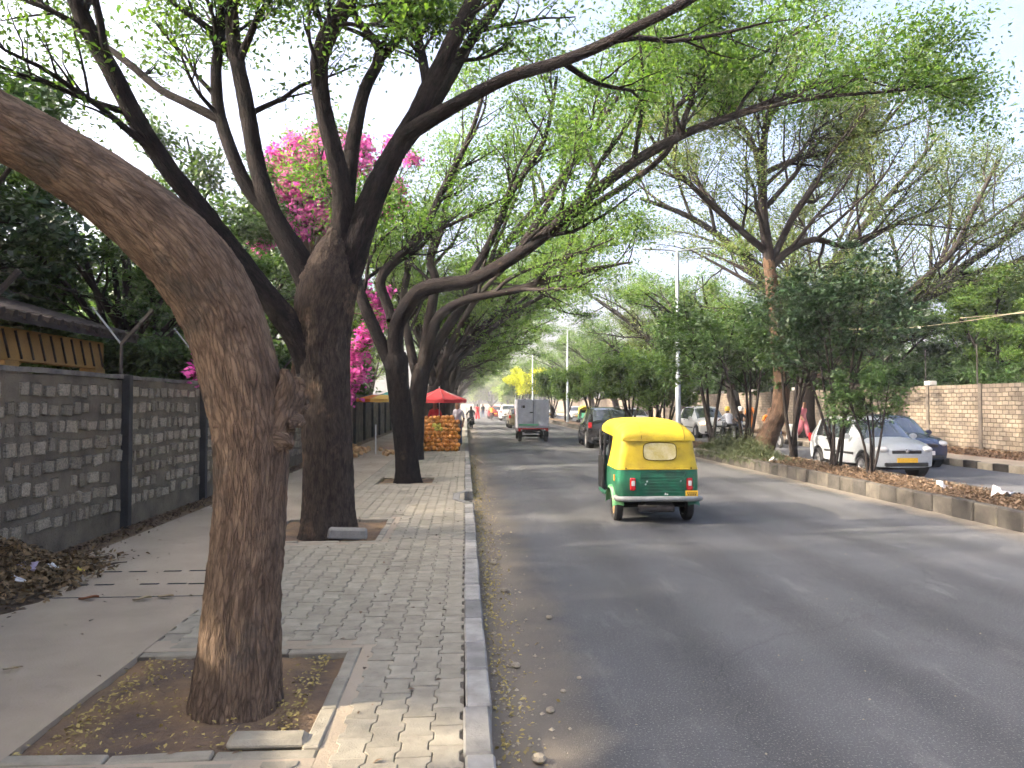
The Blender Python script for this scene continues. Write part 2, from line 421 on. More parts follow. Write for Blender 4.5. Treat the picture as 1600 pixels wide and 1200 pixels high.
# kerb of the footpath: single stones, one storm drain inlet
kerb = tag(MB().box((0.06, (26 + ROAD_END) / 2, 0.05), (0.14, ROAD_END - 26, 0.2)).obj('kerb', M_KERBG), kind='structure')
y = -2.0; k = 0
INLET = (13.0, 14.1)
while y < 26:
    L = 0.56
    if INLET[0] - 0.5 < y + L / 2 < INLET[1]:
        y += L; k += 1; continue
    o = MB().box((0, 0, 0), (0.145, L - 0.012, 0.30)).obj('kerb_stone', M_KERBW if k % 2 else M_KERBG, kerb, bevel=0.012)
    o.location = (0.068 + random.gauss(0, 0.004), y + L / 2, 0.01 + random.gauss(0, 0.004)); o.rotation_euler = (random.gauss(0, 0.008), random.gauss(0, 0.012), random.gauss(0, 0.008))
    y += L; k += 1
for (x, yy, rz, L) in [(-0.02, 12.78, 0.42, 0.55), (-0.03, 14.22, -0.38, 0.5), (-0.16, 13.5, 0.0, 0.95)]:
    o = MB().box((0, 0, 0), (0.13, L, 0.30)).obj('kerb_stone', M_KERBG, kerb, bevel=0.012)
    o.location = (x, yy, 0.012); o.rotation_euler = (0, 0, rz)
tag(MB().box((0.03, 13.5, 0.003), (0.2, 0.9, 0.004)).obj('drain_opening', M_DARK), kind='structure')

# median with its kerb blocks
MX0, MX1 = 7.95, 9.6
median = slab('median', MX0 + 0.13, MX1 - 0.13, -10, ROAD_END, -0.05, 0.235, M_SOIL)
mkerb = {}
for nm, sz in (('a', 0.30), ('b', 0.30)):
    mkerb[nm] = MB().box((0, 0, 0), (0.15, 0.50, 0.36)).mesh('median_kerb_block', M_MEDA if nm == 'a' else M_MEDB, bevel=0.018)
for side in (0, 1):
    y = 7.0 if side == 0 else 11.0; k = 0
    while y < (75 if side == 0 else 40):
        o = link('kerb_block', mkerb['ab'[k % 2]], median, (MX0 + 0.075 + random.gauss(0, 0.006) if side == 0 else MX1 - 0.075, y + 0.255, 0.115 + random.gauss(0, 0.006)))
        o.rotation_euler = (random.gauss(0, 0.012), random.gauss(0, 0.015), random.gauss(0, 0.012))
        y += 0.515; k += 1
    tag(MB().box((MX0 + 0.075 if side == 0 else MX1 - 0.075, (y + ROAD_END) / 2, 0.115), (0.15, ROAD_END - y, 0.36)).obj('kerb_run', M_MEDB, median), kind='stuff')

# footpath on the opposite side
FX = 14.45
opp = slab('opposite_footpath', FX + 0.14, 18.7, -10, ROAD_END, -0.05, 0.16, M_REDSOIL)
slab('opposite_walkway', FX + 0.145, 16.1, -10, ROAD_END, 0.16, 0.172, M_CONC)
y = 14.0; k = 0
m_yk = mat('kerb_worn_white', (0.33, 0.29, 0.22), (0.2, 0.17, 0.13), scale=4, rough=0.9, rnd=0.15)
okm = [MB().box((0, 0, 0), (0.15, 0.58, 0.34)).mesh('opposite_kerb_block', q, bevel=0.015) for q in (M_MEDA, m_yk)]
while y < 60:
    link('kerb_block', okm[k % 2], opp, (FX + 0.07, y + 0.3, 0.03 + random.gauss(0, 0.005))); y += 0.6; k += 1
tag(MB().box((FX + 0.07, (60 + ROAD_END) / 2, 0.03), (0.15, ROAD_END - 60, 0.34)).obj('kerb_run', m_yk, opp), kind='stuff')
slab('right_ground', 18.95, 160, -20, ROAD_END, -0.05, 0.14, M_SOIL)

# ------------------------------------------------------------------ stone wall on the left
WX = -4.7
lwall = thing('stone_wall', 'grey block stone boundary wall with dark posts beside the left walkway', 'wall', (WX, 0, 0.1))
WTOP = 2.14
def rough_stone(seed):
    r_ = random.Random(seed); mb = MB().box((0, 0, 0), (0.07, 1, 1))
    bm = bmesh.new(); me = mb.mesh('stone', M_STONE); bm.from_mesh(me)
    for v in bm.verts:
        v.co.y *= r_.uniform(0.86, 1.06); v.co.z *= r_.uniform(0.84, 1.06); v.co.x += r_.uniform(-0.012, 0.006)
    bmesh.ops.bevel(bm, geom=list(bm.edges), offset=0.07, segments=1, affect='EDGES')
    for v in bm.verts: v.co.x = max(-0.04, min(0.04, v.co.x)) + r_.uniform(-0.006, 0.006)
    bm.to_mesh(me); bm.free(); return me
stone_me = [rough_stone(100 + i) for i in range(9)]
POSTS = [1.5 + 3.0 * i for i in range(0, 22)]
for y in POSTS:
    MB().box((0.005, y, WTOP / 2 - 0.02), (0.17, 0.11, WTOP + 0.04)).obj('post', M_POST, lwall, bevel=0.008)
for a, b_ in zip(POSTS[:-1], POSTS[1:]):
    mbp = MB(); n = 10
    rows = []
    for i in range(n + 1):
        y = a + 0.055 + (b_ - a - 0.11) * i / n; t = WTOP - 0.06 + random.uniform(-0.02, 0.02)
        rows.append([Vector((-0.22, y, -0.1)), Vector((-0.22, y, t)), Vector((-0.12, y, t + 0.012)), Vector((-0.015, y, t)), Vector((-0.02, y, 1.0)), Vector((-0.015, y, -0.1))])
    mbp.grid(rows).obj('mortar_panel', M_MORTAR, lwall)
slots = []
for a, b_ in zip(POSTS[:-1], POSTS[1:]):
    if b_ < 6 or a > 25: continue
    z = 0.30
    for row in range(8):
        hh = random.uniform(0.155, 0.19); y = a + 0.11 + random.uniform(0, 0.08)
        while y < b_ - 0.16:
            w = random.choice((0.10, 0.14, 0.18, 0.22, 0.27)) * random.uniform(0.9, 1.1)
            if y + w > b_ - 0.07: w = b_ - 0.07 - y
            if w > 0.06 and random.random() > 0.04: slots.append((y + w / 2, z + hh / 2 + random.gauss(0, 0.012), w, hh * random.uniform(0.72, 1.08)))
            y += w + random.uniform(0.035, 0.07)
        z += hh + 0.045
slots.sort(key=lambda s_: (s_[0] < 7.1, s_[0]))
far_stones = []
for i, (y, z, w, h) in enumerate(slots):
    if i < 300 and y > 7.0:
        o = link('stone', random.choice(stone_me), lwall, (random.uniform(-0.036, -0.022), y, z))
        o.scale = (1, w, h); o.rotation_euler = (random.gauss(0, 0.04), random.gauss(0, 0.02), random.gauss(0, 0.02))
    else: far_stones.append((y, z, w, h))
mbs = MB()
for y, z, w, h in far_stones: mbs.box((random.uniform(-0.036, -0.025), y, z), (0.07, w, h))
tag(mbs.obj('stone_courses', M_STONE, lwall, bevel=0.012), kind='stuff')
slab('left_wall_far', WX - 0.2, WX, POSTS[-1] + 0.06, ROAD_END, 0, WTOP, M_MORTAR)
MB().grid([[Vector((-0.23, y, WTOP - 0.05 + random.uniform(-0.015, 0.02))), Vector((-0.23, y, WTOP + 0.0)), Vector((0.012, y, WTOP + 0.0 + random.uniform(-0.01, 0.01))), Vector((0.012, y, WTOP - 0.055))] for y in np.arange(1.5, 64.6, 0.5)]).obj('coping', mat('coping_cement', (0.2, 0.18, 0.15), (0.1, 0.09, 0.08), scale=5, rough=0.95, bump=0.01), lwall)

# bent steel fence arms with wire on top of the left wall
for i, (y, arms) in enumerate([(7.5, 1), (10.6, 2), (13.5, 2), (16.5, 2), (19.5, 2)]):
    o = thing('fence_bracket', ['dark slanting steel fence arm on the left wall nearest the camera', 'forked steel fence bracket with a pale arm on the left wall', 'third steel fence bracket along the left wall, behind the leaning trunk', 'fourth steel fence bracket along the left wall', 'fifth steel fence bracket along the left wall'][i], 'fence bracket', (WX - 0.1, y, 0.1 + WTOP), group='fence brackets on the left wall')
    MB().tube([(0, 0, -0.1), (0, 0, 0.45)], 0.022, 6).obj('stem', M_IRON, o)
    MB().tube([(0, 0, 0.43), (0.42, 0.0, 0.92)], 0.030, 4).obj('arm', M_IRON, o)
    if arms > 1: MB().tube([(0, 0, 0.43), (-0.40, 0, 0.95)], 0.014, 4).obj('arm', M_STEEL, o)
for i, (dx, dz, w_) in enumerate([(0.15, 0.60, 'lowest'), (0.28, 0.75, 'middle'), (0.40, 0.89, 'top')]):
    tag(MB().tube([(WX - 0.1 + dx, y, 0.1 + WTOP + dz - (0.03 if k % 2 else 0)) for k, y in enumerate(np.arange(6.0, 20.6, 1.5))], 0.004, 4).obj('fence_wire', M_IRON), f'{w_} strand of thin fence wire above the left wall', 'wire', 'wires above the left wall')

# yellow shed behind the left wall
m_yel = mat('ochre_plaster', (0.32, 0.20, 0.07), (0.24, 0.15, 0.055), scale=2, rough=0.85)
m_tile = mat('dark_roof_tile', (0.05, 0.04, 0.035), (0.025, 0.02, 0.02), scale=6, rough=0.9, bump=0.01)
sh = thing('yellow_shed', 'ochre yellow shed with dark tiled eave behind the left wall', 'shed', (-7.0, 10.0, -0.2))
MB().box((0, 0, 2.95), (0.22, 9.0, 0.50)).obj('beam', m_yel, sh, bevel=0.01)
for yy in (-4.3, -1.3, 1.6, 4.3): MB().box((0.0, yy, 1.35), (0.30, 0.36, 2.7)).obj('column', m_yel, sh, bevel=0.01)
for yy in (-4.3, -1.3, 1.6, 4.3): MB().box((-1.5, yy, 1.6), (0.26, 0.3, 3.6)).obj('column', m_yel, sh, bevel=0.01)
rf = MB().add([(0.55, -4.9, 3.22), (0.55, 4.9, 3.22), (-1.9, 4.9, 3.9), (-1.9, -4.9, 3.9), (0.55, -4.9, 3.32), (0.55, 4.9, 3.32), (-1.9, 4.9, 4.0), (-1.9, -4.9, 4.0)], [(3, 2, 1, 0), (4, 5, 6, 7), (0, 1, 5, 4), (1, 2, 6, 5), (2, 3, 7, 6), (3, 0, 4, 7)]).obj('roof', m_tile, sh)
for k in range(33):
    MB().tube([(0.60, -4.8 + k * 0.3, 3.33), (-1.9, -4.8 + k * 0.3, 4.03)], 0.07, 5).obj('tile_row', m_tile, rf)
for k in range(28): MB().box((0.13, -4.3 + k * 0.32, 2.95), (0.03, 0.02, 0.46), M=Matrix.Rotation(0.4, 3, 'X')).obj('trellis_bar', M_IRON, sh)

# ------------------------------------------------------------------ long stone wall on the right
def rubble_mat():
    m = mat('rubble_wall', (0.235, 0.195, 0.15), (0.125, 0.108, 0.09), scale=1.2, rough=0.95)
    n, l = m.node_tree.nodes, m.node_tree.links; b = n['Principled BSDF']; old = b.inputs['Base Color'].links[0].from_socket
    tc = n.new('ShaderNodeTexCoord'); mp = n.new('ShaderNodeMapping'); mp.inputs['Rotation'].default_value = (0, R(90), R(90))
    sx = n.new('ShaderNodeSeparateXYZ'); cx = n.new('ShaderNodeCombineXYZ'); l.new(tc.outputs['Object'], sx.inputs[0])
    l.new(sx.outputs['Y'], cx.inputs['X']); l.new(sx.outputs['Z'], cx.inputs['Y'])
    nz = n.new('ShaderNodeTexNoise'); nz.inputs['Scale'].default_value = 2.5; l.new(tc.outputs['Object'], nz.inputs['Vector'])
    ad = n.new('ShaderNodeVectorMath'); ad.operation = 'MULTIPLY_ADD'; l.new(nz.outputs['Color'], ad.inputs[0]); ad.inputs[1].default_value = (0.07, 0.05, 0); l.new(cx.outputs[0], ad.inputs[2])
    br = n.new('ShaderNodeTexBrick'); br.inputs['Scale'].default_value = 1.0; br.inputs['Brick Width'].default_value = 0.30; br.inputs['Row Height'].default_value = 0.155
    br.inputs['Mortar Size'].default_value = 0.014; br.inputs['Mortar Smooth'].default_value = 0.3
    br.inputs['Color1'].default_value = (1, 1, 1, 1); br.inputs['Color2'].default_value = (0.62, 0.6, 0.58, 1); br.inputs['Mortar'].default_value = (0.33, 0.31, 0.29, 1)
    l.new(ad.outputs[0], br.inputs['Vector'])
    mx = n.new('ShaderNodeMixRGB'); mx.blend_type = 'MULTIPLY'; mx.inputs[0].default_value = 1; l.new(old, mx.inputs[1]); l.new(br.outputs['Color'], mx.inputs[2]); l.new(mx.outputs[0], b.inputs['Base Color'])
    bp = n.new('ShaderNodeBump'); bp.inputs['Distance'].default_value = 0.03; bp.invert = True; l.new(br.outputs['Fac'], bp.inputs['Height']); l.new(bp.outputs[0], b.inputs['Normal'])
    return m
M_RUBBLE = rubble_mat()
m_pil = mat('pilaster_cement', (0.13, 0.11, 0.09), (0.08, 0.07, 0.06), scale=3, rough=0.95)
m_cap = mat('white_cap', (0.55, 0.53, 0.5), (0.42, 0.4, 0.37), scale=4, rough=0.85)
rw = thing('rubble_wall', 'long brown rubble stone wall behind the opposite footpath', 'wall', (18.7, 0, 0.1))
MB().box((0.14, 105, 1.22), (0.26, 190, 2.46)).obj('masonry', M_RUBBLE, rw)
for k in range(26):
    p = MB().box((0.02, 16.5 + 3.05 * k, 1.22), (0.10, 0.16, 2.50)).obj('pilaster', m_pil, rw)
    if k % 2 == 0: MB().box((0.12, 16.5 + 3.05 * k, 2.56), (0.32, 0.36, 0.18)).obj('cap', m_cap, p, bevel=0.02)
for k, w_ in enumerate(['nearest', 'second', 'third', 'fourth', 'fifth', 'sixth']):
    o = thing('fence_post', f'{w_} thin iron fence post standing on the rubble wall', 'fence post', (18.85, 26 + 3.05 * k, 2.55), group='iron posts on the rubble wall')
    MB().tube([(0, 0, -0.1), (0, 0, 1.5)], 0.028, 5).obj('post', M_IRON, o)
from mathutils import noise as mnoise
# ------------------------------------------------------------------ trees
def bark_mat(name, c1, c2, patch=None, patch_amt=0.5, bump=0.03, scale=17.0, crack=46.0, depth=0.62):
    m = mat(name, c1, c2, scale=scale, rough=0.92, attr='bark', stretch=(1, 1, 0.34), detail=10, spec=0.15, contrast=(0.36, 0.62))
    n, l = m.node_tree.nodes, m.node_tree.links; b = n['Principled BSDF']
    old = b.inputs['Base Color'].links[0].from_socket
    at_ = n.new('ShaderNodeAttribute'); at_.attribute_name = 'bark'
    if patch:
        nz = n.new('ShaderNodeTexNoise'); nz.inputs['Scale'].default_value = 2.3; nz.inputs['Detail'].default_value = 6; nz.inputs['Roughness'].default_value = 0.65
        l.new(at_.outputs['Vector'], nz.inputs['Vector'])
        rp = n.new('ShaderNodeValToRGB'); rp.color_ramp.elements[0].position = 1 - patch_amt - 0.03; rp.color_ramp.elements[1].position = 1 - patch_amt + 0.05
        l.new(nz.outputs['Fac'], rp.inputs[0])
        mx = n.new('ShaderNodeMixRGB'); l.new(rp.outputs[0], mx.inputs[0]); l.new(old, mx.inputs[1]); mx.inputs[2].default_value = (*patch, 1)
        m2 = n.new('ShaderNodeMixRGB'); m2.blend_type = 'MULTIPLY'; m2.inputs[0].default_value = 0.5; l.new(mx.outputs[0], m2.inputs[1])
        fz = n.new('ShaderNodeTexNoise'); fz.inputs['Scale'].default_value = 40; l.new(at_.outputs['Vector'], fz.inputs['Vector']); l.new(fz.outputs['Color'], m2.inputs[2])
        l.new(mx.outputs[0], b.inputs['Base Color'])
    mp = n.new('ShaderNodeMapping'); mp.inputs['Scale'].default_value = (1, 1, 0.15); l.new(at_.outputs['Vector'], mp.inputs[0])
    vo = n.new('ShaderNodeTexNoise'); vo.inputs['Scale'].default_value = 38; vo.inputs['Detail'].default_value = 8; vo.inputs['Roughness'].default_value = 0.7; vo.inputs['Distortion'].default_value = 0.6
    l.new(mp.outputs[0], vo.inputs['Vector'])
    wz = n.new('ShaderNodeTexNoise'); wz.inputs['Scale'].default_value = 9; wz.inputs['Detail'].default_value = 4; l.new(mp.outputs[0], wz.inputs['Vector'])
    wa = n.new('ShaderNodeVectorMath'); wa.operation = 'MULTIPLY_ADD'; l.new(wz.outputs['Color'], wa.inputs[0]); wa.inputs[1].default_value = (0.11, 0.11, 0.05); l.new(mp.outputs[0], wa.inputs[2])
    cr_ = n.new('ShaderNodeTexVoronoi'); cr_.feature = 'DISTANCE_TO_EDGE'; cr_.inputs['Scale'].default_value = crack; l.new(wa.outputs[0], cr_.inputs['Vector'])
    cm = n.new('ShaderNodeMapRange'); cm.inputs['From Min'].default_value = 0.0; cm.inputs['From Max'].default_value = 0.16; l.new(cr_.outputs['Distance'], cm.inputs['Value'])
    ck = n.new('ShaderNodeMapRange'); ck.inputs['To Min'].default_value = depth; ck.inputs['To Max'].default_value = 1.0; l.new(cm.outputs[0], ck.inputs['Value'])
    cc = b.inputs['Base Color'].links[0].from_socket
    cx = n.new('ShaderNodeMixRGB'); cx.blend_type = 'MULTIPLY'; cx.inputs[0].default_value = 1.0; l.new(cc, cx.inputs[1]); l.new(ck.outputs[0], cx.inputs[2]); l.new(cx.outputs[0], b.inputs['Base Color'])
    hs = n.new('ShaderNodeMath'); hs.operation = 'MULTIPLY_ADD'; hs.inputs[1].default_value = 0.28; l.new(cm.outputs[0], hs.inputs[0]); l.new(vo.outputs['Fac'], hs.inputs[2])
    bp = n.new('ShaderNodeBump'); bp.inputs['Distance'].default_value = bump; bp.inputs['Strength'].default_value = 1.0
    l.new(hs.outputs[0], bp.inputs['Height']); l.new(bp.outputs[0], b.inputs['Normal'])
    return m
M_BARK1 = bark_mat('brown_bark', (0.245, 0.170, 0.115), (0.115, 0.080, 0.057), patch=(0.115, 0.09, 0.07), patch_amt=0.40, bump=0.032)
M_BARK5 = bark_mat('weathered_brown_bark', (0.090, 0.068, 0.053), (0.042, 0.032, 0.027), patch=(0.16, 0.11, 0.076), patch_amt=0.40, bump=0.032)
M_BARK2 = bark_mat('dark_bark', (0.034, 0.026, 0.024), (0.014, 0.012, 0.012), patch=(0.085, 0.058, 0.042), patch_amt=0.33, bump=0.04)
M_BARK3 = mat('charcoal_bark', (0.036, 0.028, 0.025), (0.014, 0.012, 0.0115), scale=12, rough=0.92, attr='bark', stretch=(1, 1, 0.25), spec=0.15, detail=4, bump=0.02, bscale=30)
M_BARK4 = bark_mat('red_brown_bark', (0.13, 0.080, 0.052), (0.065, 0.042, 0.03), bump=0.02)

def smooth_path(pts, rad, per=4):
    P = [Vector(p) for p in pts]; out = []; ro = []
    for i in range(len(P) - 1):
        p0, p1, p2, p3 = P[max(i - 1, 0)], P[i], P[i + 1], P[min(i + 2, len(P) - 1)]
        for k in range(per):
            t = k / per
            out.append(0.5 * ((2 * p1) + (p2 - p0) * t + (2 * p0 - 5 * p1 + 4 * p2 - p3) * t * t + (3 * p1 - p0 - 3 * p2 + p3) * t ** 3))
            ro.append(rad[i] + (rad[i + 1] - rad[i]) * t)
    out.append(P[-1]); ro.append(rad[-1])
    return out, ro

class Tree:
    def __init__(s, seed):
        s.r = random.Random(seed); s.V = []; s.Q = []; s.A = []; s.n = 0; s.twigs = []
    def tube(s, pts, rad, sides, lump=0.0, relief=0.0):
        a = None; L = 0.0; off = s.r.uniform(0, 50); n = sides; base = s.n
        for i, p in enumerate(pts):
            t = (pts[min(i + 1, len(pts) - 1)] - pts[max(i - 1, 0)])
            if t.length < 1e-9: t = Vector((0, 0, 1))
            t.normalize()
            if a is None: a = t.orthogonal().normalized()
            a = (a - t * a.dot(t)).normalized(); b = t.cross(a)
            if i: L += (p - pts[i - 1]).length
            for k in range(n):
                th = 2 * math.pi * k / n
                rr = rad[i]
                if lump:
                    rr *= 1 + lump * (math.sin(3 * th + off + L * 1.3) * 0.5 + math.sin(5 * th - off + L * 2.1) * 0.3 + math.sin(L * 4 + off + th) * 0.4 + s.r.uniform(-0.25, 0.25))
                if relief:
                    q = Vector((math.cos(th) * rad[i] * 22, math.sin(th) * rad[i] * 22, L * 6.5 + off))
                    rr += relief * (0.9 - 2.2 * abs(mnoise.noise(q)) + 0.5 * mnoise.noise(q * 2.7) + 0.35 * mnoise.noise(q * 0.3))
                s.V.append(p + (a * math.cos(th) + b * math.sin(th)) * rr)
                s.A.append((math.cos(th) * rad[i] + off, math.sin(th) * rad[i], L))
        m = len(pts)
        for i in range(m - 1):
            for k in range(n):
                s.Q.append((base + i * n + k, base + i * n + (k + 1) % n, base + (i + 1) * n + (k + 1) % n, base + (i + 1) * n + k))
        s.n += m * n
    def limb(s, pts, rad, sides=8, lump=0.05, per=4, relief=0.0):
        P, rr = smooth_path(pts, rad, per); s.tube(P, rr, sides, lump, relief); return P, rr
    def grow(s, P, rr, level, kids=(5, 5), t0=0.3, ratio=0.5, up=0.25, flat=0.6, ang=(30, 60), bias=None, tip=True):
        """Children along a limb; the last level are leafy twigs."""
        r = s.r; Lp = sum((P[i + 1] - P[i]).length for i in range(len(P) - 1)); m = len(P) - 1
        n = kids[0] if kids else 0
        if not kids:
            s.twigs.append((P, rr)); return
        for c in range(n):
            t = t0 + (1 - t0) * (c + r.uniform(0.1, 0.9)) / n; i = min(m - 1, int(t * m)); p = P[i]
            T = (P[i + 1] - P[i]).normalized()
            rd = Vector((r.gauss(0, 1), r.gauss(0, 1), r.gauss(0, flat))); rd = rd - T * rd.dot(T)
            if rd.length < 1e-3: continue
            rd.normalize(); a = R(r.uniform(*ang))
            d = (T * math.cos(a) + rd * math.sin(a) + Vector((0, 0, up * r.uniform(0.2, 1.3))))
            if bias: d += Vector(bias)
            d.normalize()
            L = Lp * ratio * (1.15 - 0.6 * t) * r.uniform(0.7, 1.25)
            L = max(0.35, min(L, 6.0)); st = 6 if level > 1 else 4
            pts = [p]; q = p.copy()
            for k in range(st):
                d = (d + Vector((r.gauss(0, 0.17), r.gauss(0, 0.17), r.gauss(0, 0.13) + up * 0.12))).normalized()
                q = q + d * (L / st); pts.append(q.copy())
            r0 = min(rr[i] * 0.62, 0.018 * L + 0.012); rad = [max(0.004, r0 * (1 - 0.78 * k / st)) for k in range(st + 1)]
            PP, RR = smooth_path(pts, rad, 2 if level > 1 else 1)
            s.tube(PP, RR, 5 if level > 1 else 3)
            s.grow(PP, RR, level - 1, kids[1:], 0.25, ratio * 1.05, up, flat, ang, bias)
        if tip: s.twigs.append((P[-max(3, m // 4):], rr[-max(3, m // 4):]))
    def trunk_mesh(s, name, m):
        return np_mesh(name, np.array([tuple(v) for v in s.V]), np.array(s.Q), m, smooth=True, attr=np.array(s.A))
    def crown_mesh(s, name, m, per_twig=80, size=0.1, aspect=0.45, spread=0.16, droop=0.3, keep=None, flower=None):
        cs = []; seeds = s.r.randint(0, 10 ** 6); g = np.random.default_rng(seeds)
        for P, _ in s.twigs:
            A = np.array([tuple(p) for p in P]); n = int(per_twig * g.uniform(0.45, 1.5))
            if n < 1: continue
            t = np.sqrt(g.uniform(0.02, 1, n)) * (len(A) - 1); i = np.minimum(t.astype(int), len(A) - 2); f = (t - i)[:, None]
            p = A[i] * (1 - f) + A[i + 1] * f + g.normal(0, spread, (n, 3)) * np.array([1, 1, 0.6])
            # leaves sit in little sprays
            k = max(1, n // 9); ctr = p[g.integers(0, n, k)]; p = 0.42 * p + 0.58 * ctr[g.integers(0, k, n)] + g.normal(0, spread * 0.32, (n, 3)) * np.array([1.15, 1.15, 0.6])
            cs.append(p)
        c = np.concatenate(cs)
        if keep is not None: c = c[keep(c)]
        return leaf_cards(name, c, m, size, aspect, droop, g)

def leaf_cards(name, c, m, size, aspect, droop, g):
    n = len(c)
    d = g.normal(0, 1, (n, 3)); d[:, 2] = d[:, 2] * 0.55 - droop; d /= np.linalg.norm(d, axis=1)[:, None]
    u = g.normal(0, 0.55, (n, 3)); u[:, 2] += 1.0
    w = np.cross(d, u); w /= np.linalg.norm(w, axis=1)[:, None] + 1e-9
    nn = np.cross(w, d)
    sz = size * g.uniform(0.6, 1.35, n)[:, None]
    base = c - d * sz * 0.5; tip = c + d * sz * 0.5
    mid = c + nn * sz * 0.10 - d * sz * 0.05
    V = np.stack([base, mid + w * sz * aspect * 0.5, tip, mid - w * sz * aspect * 0.5], axis=1).reshape(-1, 3)
    Q = np.arange(n * 4).reshape(-1, 4)
    return np_mesh(name, V, Q, m)

L_GREEN = leaf_mat('rain_tree_leaf', (0.024, 0.064, 0.012), (0.075, 0.130, 0.024), trans=0.5)
L_MID = leaf_mat('avenue_leaf', (0.035, 0.085, 0.016), (0.10, 0.16, 0.03), trans=0.45)
L_BROWN = leaf_mat('thinning_leaf', (0.035, 0.08, 0.02), (0.115, 0.135, 0.04), trans=0.4)
L_DARK = leaf_mat('dark_broad_leaf', (0.014, 0.036, 0.016), (0.04, 0.075, 0.03), trans=0.18, rough=0.35)
L_SHRUB = leaf_mat('shrub_leaf', (0.025, 0.06, 0.02), (0.07, 0.12, 0.035), trans=0.3, rough=0.4)
L_LIME = leaf_mat('lime_leaf', (0.20, 0.26, 0.02), (0.42, 0.40, 0.03), trans=0.5)
L_PINK = leaf_mat('bougainvillea_bract', (0.48, 0.045, 0.30), (0.70, 0.15, 0.46), trans=0.5, tcol=(1.15, 1.1, 1.15))

def tr(rows):
    """Traced limb: (photo x, photo y, distance, width in photo pixels)."""
    return [at(a, b, d) for a, b, d, w in rows], [w * 0.5 * d / F_PX for a, b, d, w in rows]

def make_tree(name, label, t, bark, leafm, base, group=None, **kw):
    o = thing(name, label, 'tree', base, 0, group)
    inv = Vector(base)
    for i in range(len(t.V)): t.V[i] = t.V[i] - inv
    for k in range(len(t.twigs)): t.twigs[k] = ([p - inv for p in t.twigs[k][0]], t.twigs[k][1])
    link('trunk', t.trunk_mesh('trunk', bark), o)
    if leafm is not None: link('crown', t.crown_mesh('crown', leafm, **kw), o)
    return o

# nearest tree: thick leaning trunk with a sawn stub
t = Tree(11)
P, rr = tr([(368, 1112, 4.38, 140), (369, 1085, 4.38, 130), (374, 1030, 4.38, 119), (378, 950, 4.40, 110), (386, 850, 4.43, 104), (392, 760, 4.45, 103), (392, 680, 4.48, 107), (380, 600, 4.48, 114),
            (355, 510, 4.48, 115), (312, 430, 4.43, 121), (250, 362, 4.38, 114), (170, 298, 4.33, 102), (80, 240, 4.28, 96), (0, 196, 4.23, 93), (-150, 110, 4.13, 83), (-330, -30, 4.13, 72), (-480, -260, 4.23, 54), (-560, -520, 4.53, 40)])
P, rr = t.limb(P, rr, 120, 0.035, 16, 0.011)
t.limb(*tr([(402, 720, 4.45, 61), (426, 668, 4.47, 57), (443, 630, 4.49, 47), (454, 604, 4.50, 36), (460, 592, 4.50, 23), (461, 588, 4.50, 2)]), 48, 0.16, 8, 0.026)
t.limb(*tr([(440, 650, 4.49, 34), (461, 634, 4.53, 27), (473, 630, 4.55, 16), (475, 629, 4.55, 2)]), 36, 0.2, 8, 0.026)
for row in ([(436, 640, 4.43, 27), (446, 600, 4.41, 20), (444, 580, 4.41, 8), (444, 576, 4.41, 2)], [(449, 660, 4.45, 27), (465, 660, 4.47, 17), (470, 668, 4.47, 2)], [(428, 690, 4.39, 31), (446, 690, 4.39, 23), (456, 700, 4.41, 2)]): t.limb(*tr(row), 24, 0.2, 6, 0.02)
for row in ([(-150, 110, 4.13, 60), (-300, -120, 4.93, 46), (-330, -420, 5.73, 34), (-250, -800, 6.53, 16)], [(-330, -30, 4.13, 50), (-600, -150, 5.33, 36), (-900, -500, 6.33, 18)]):
    q = t.limb(*tr(row), 10); t.grow(*q, 2, (6, 5), 0.35, 0.5, 0.25)
make_tree('street_tree', 'nearest street tree, thick brown trunk bending sharply left out of the picture', t, M_BARK1, L_GREEN, (-1.36, 4.38, 0.11), 'trees of the left footpath', per_twig=70, size=0.11)

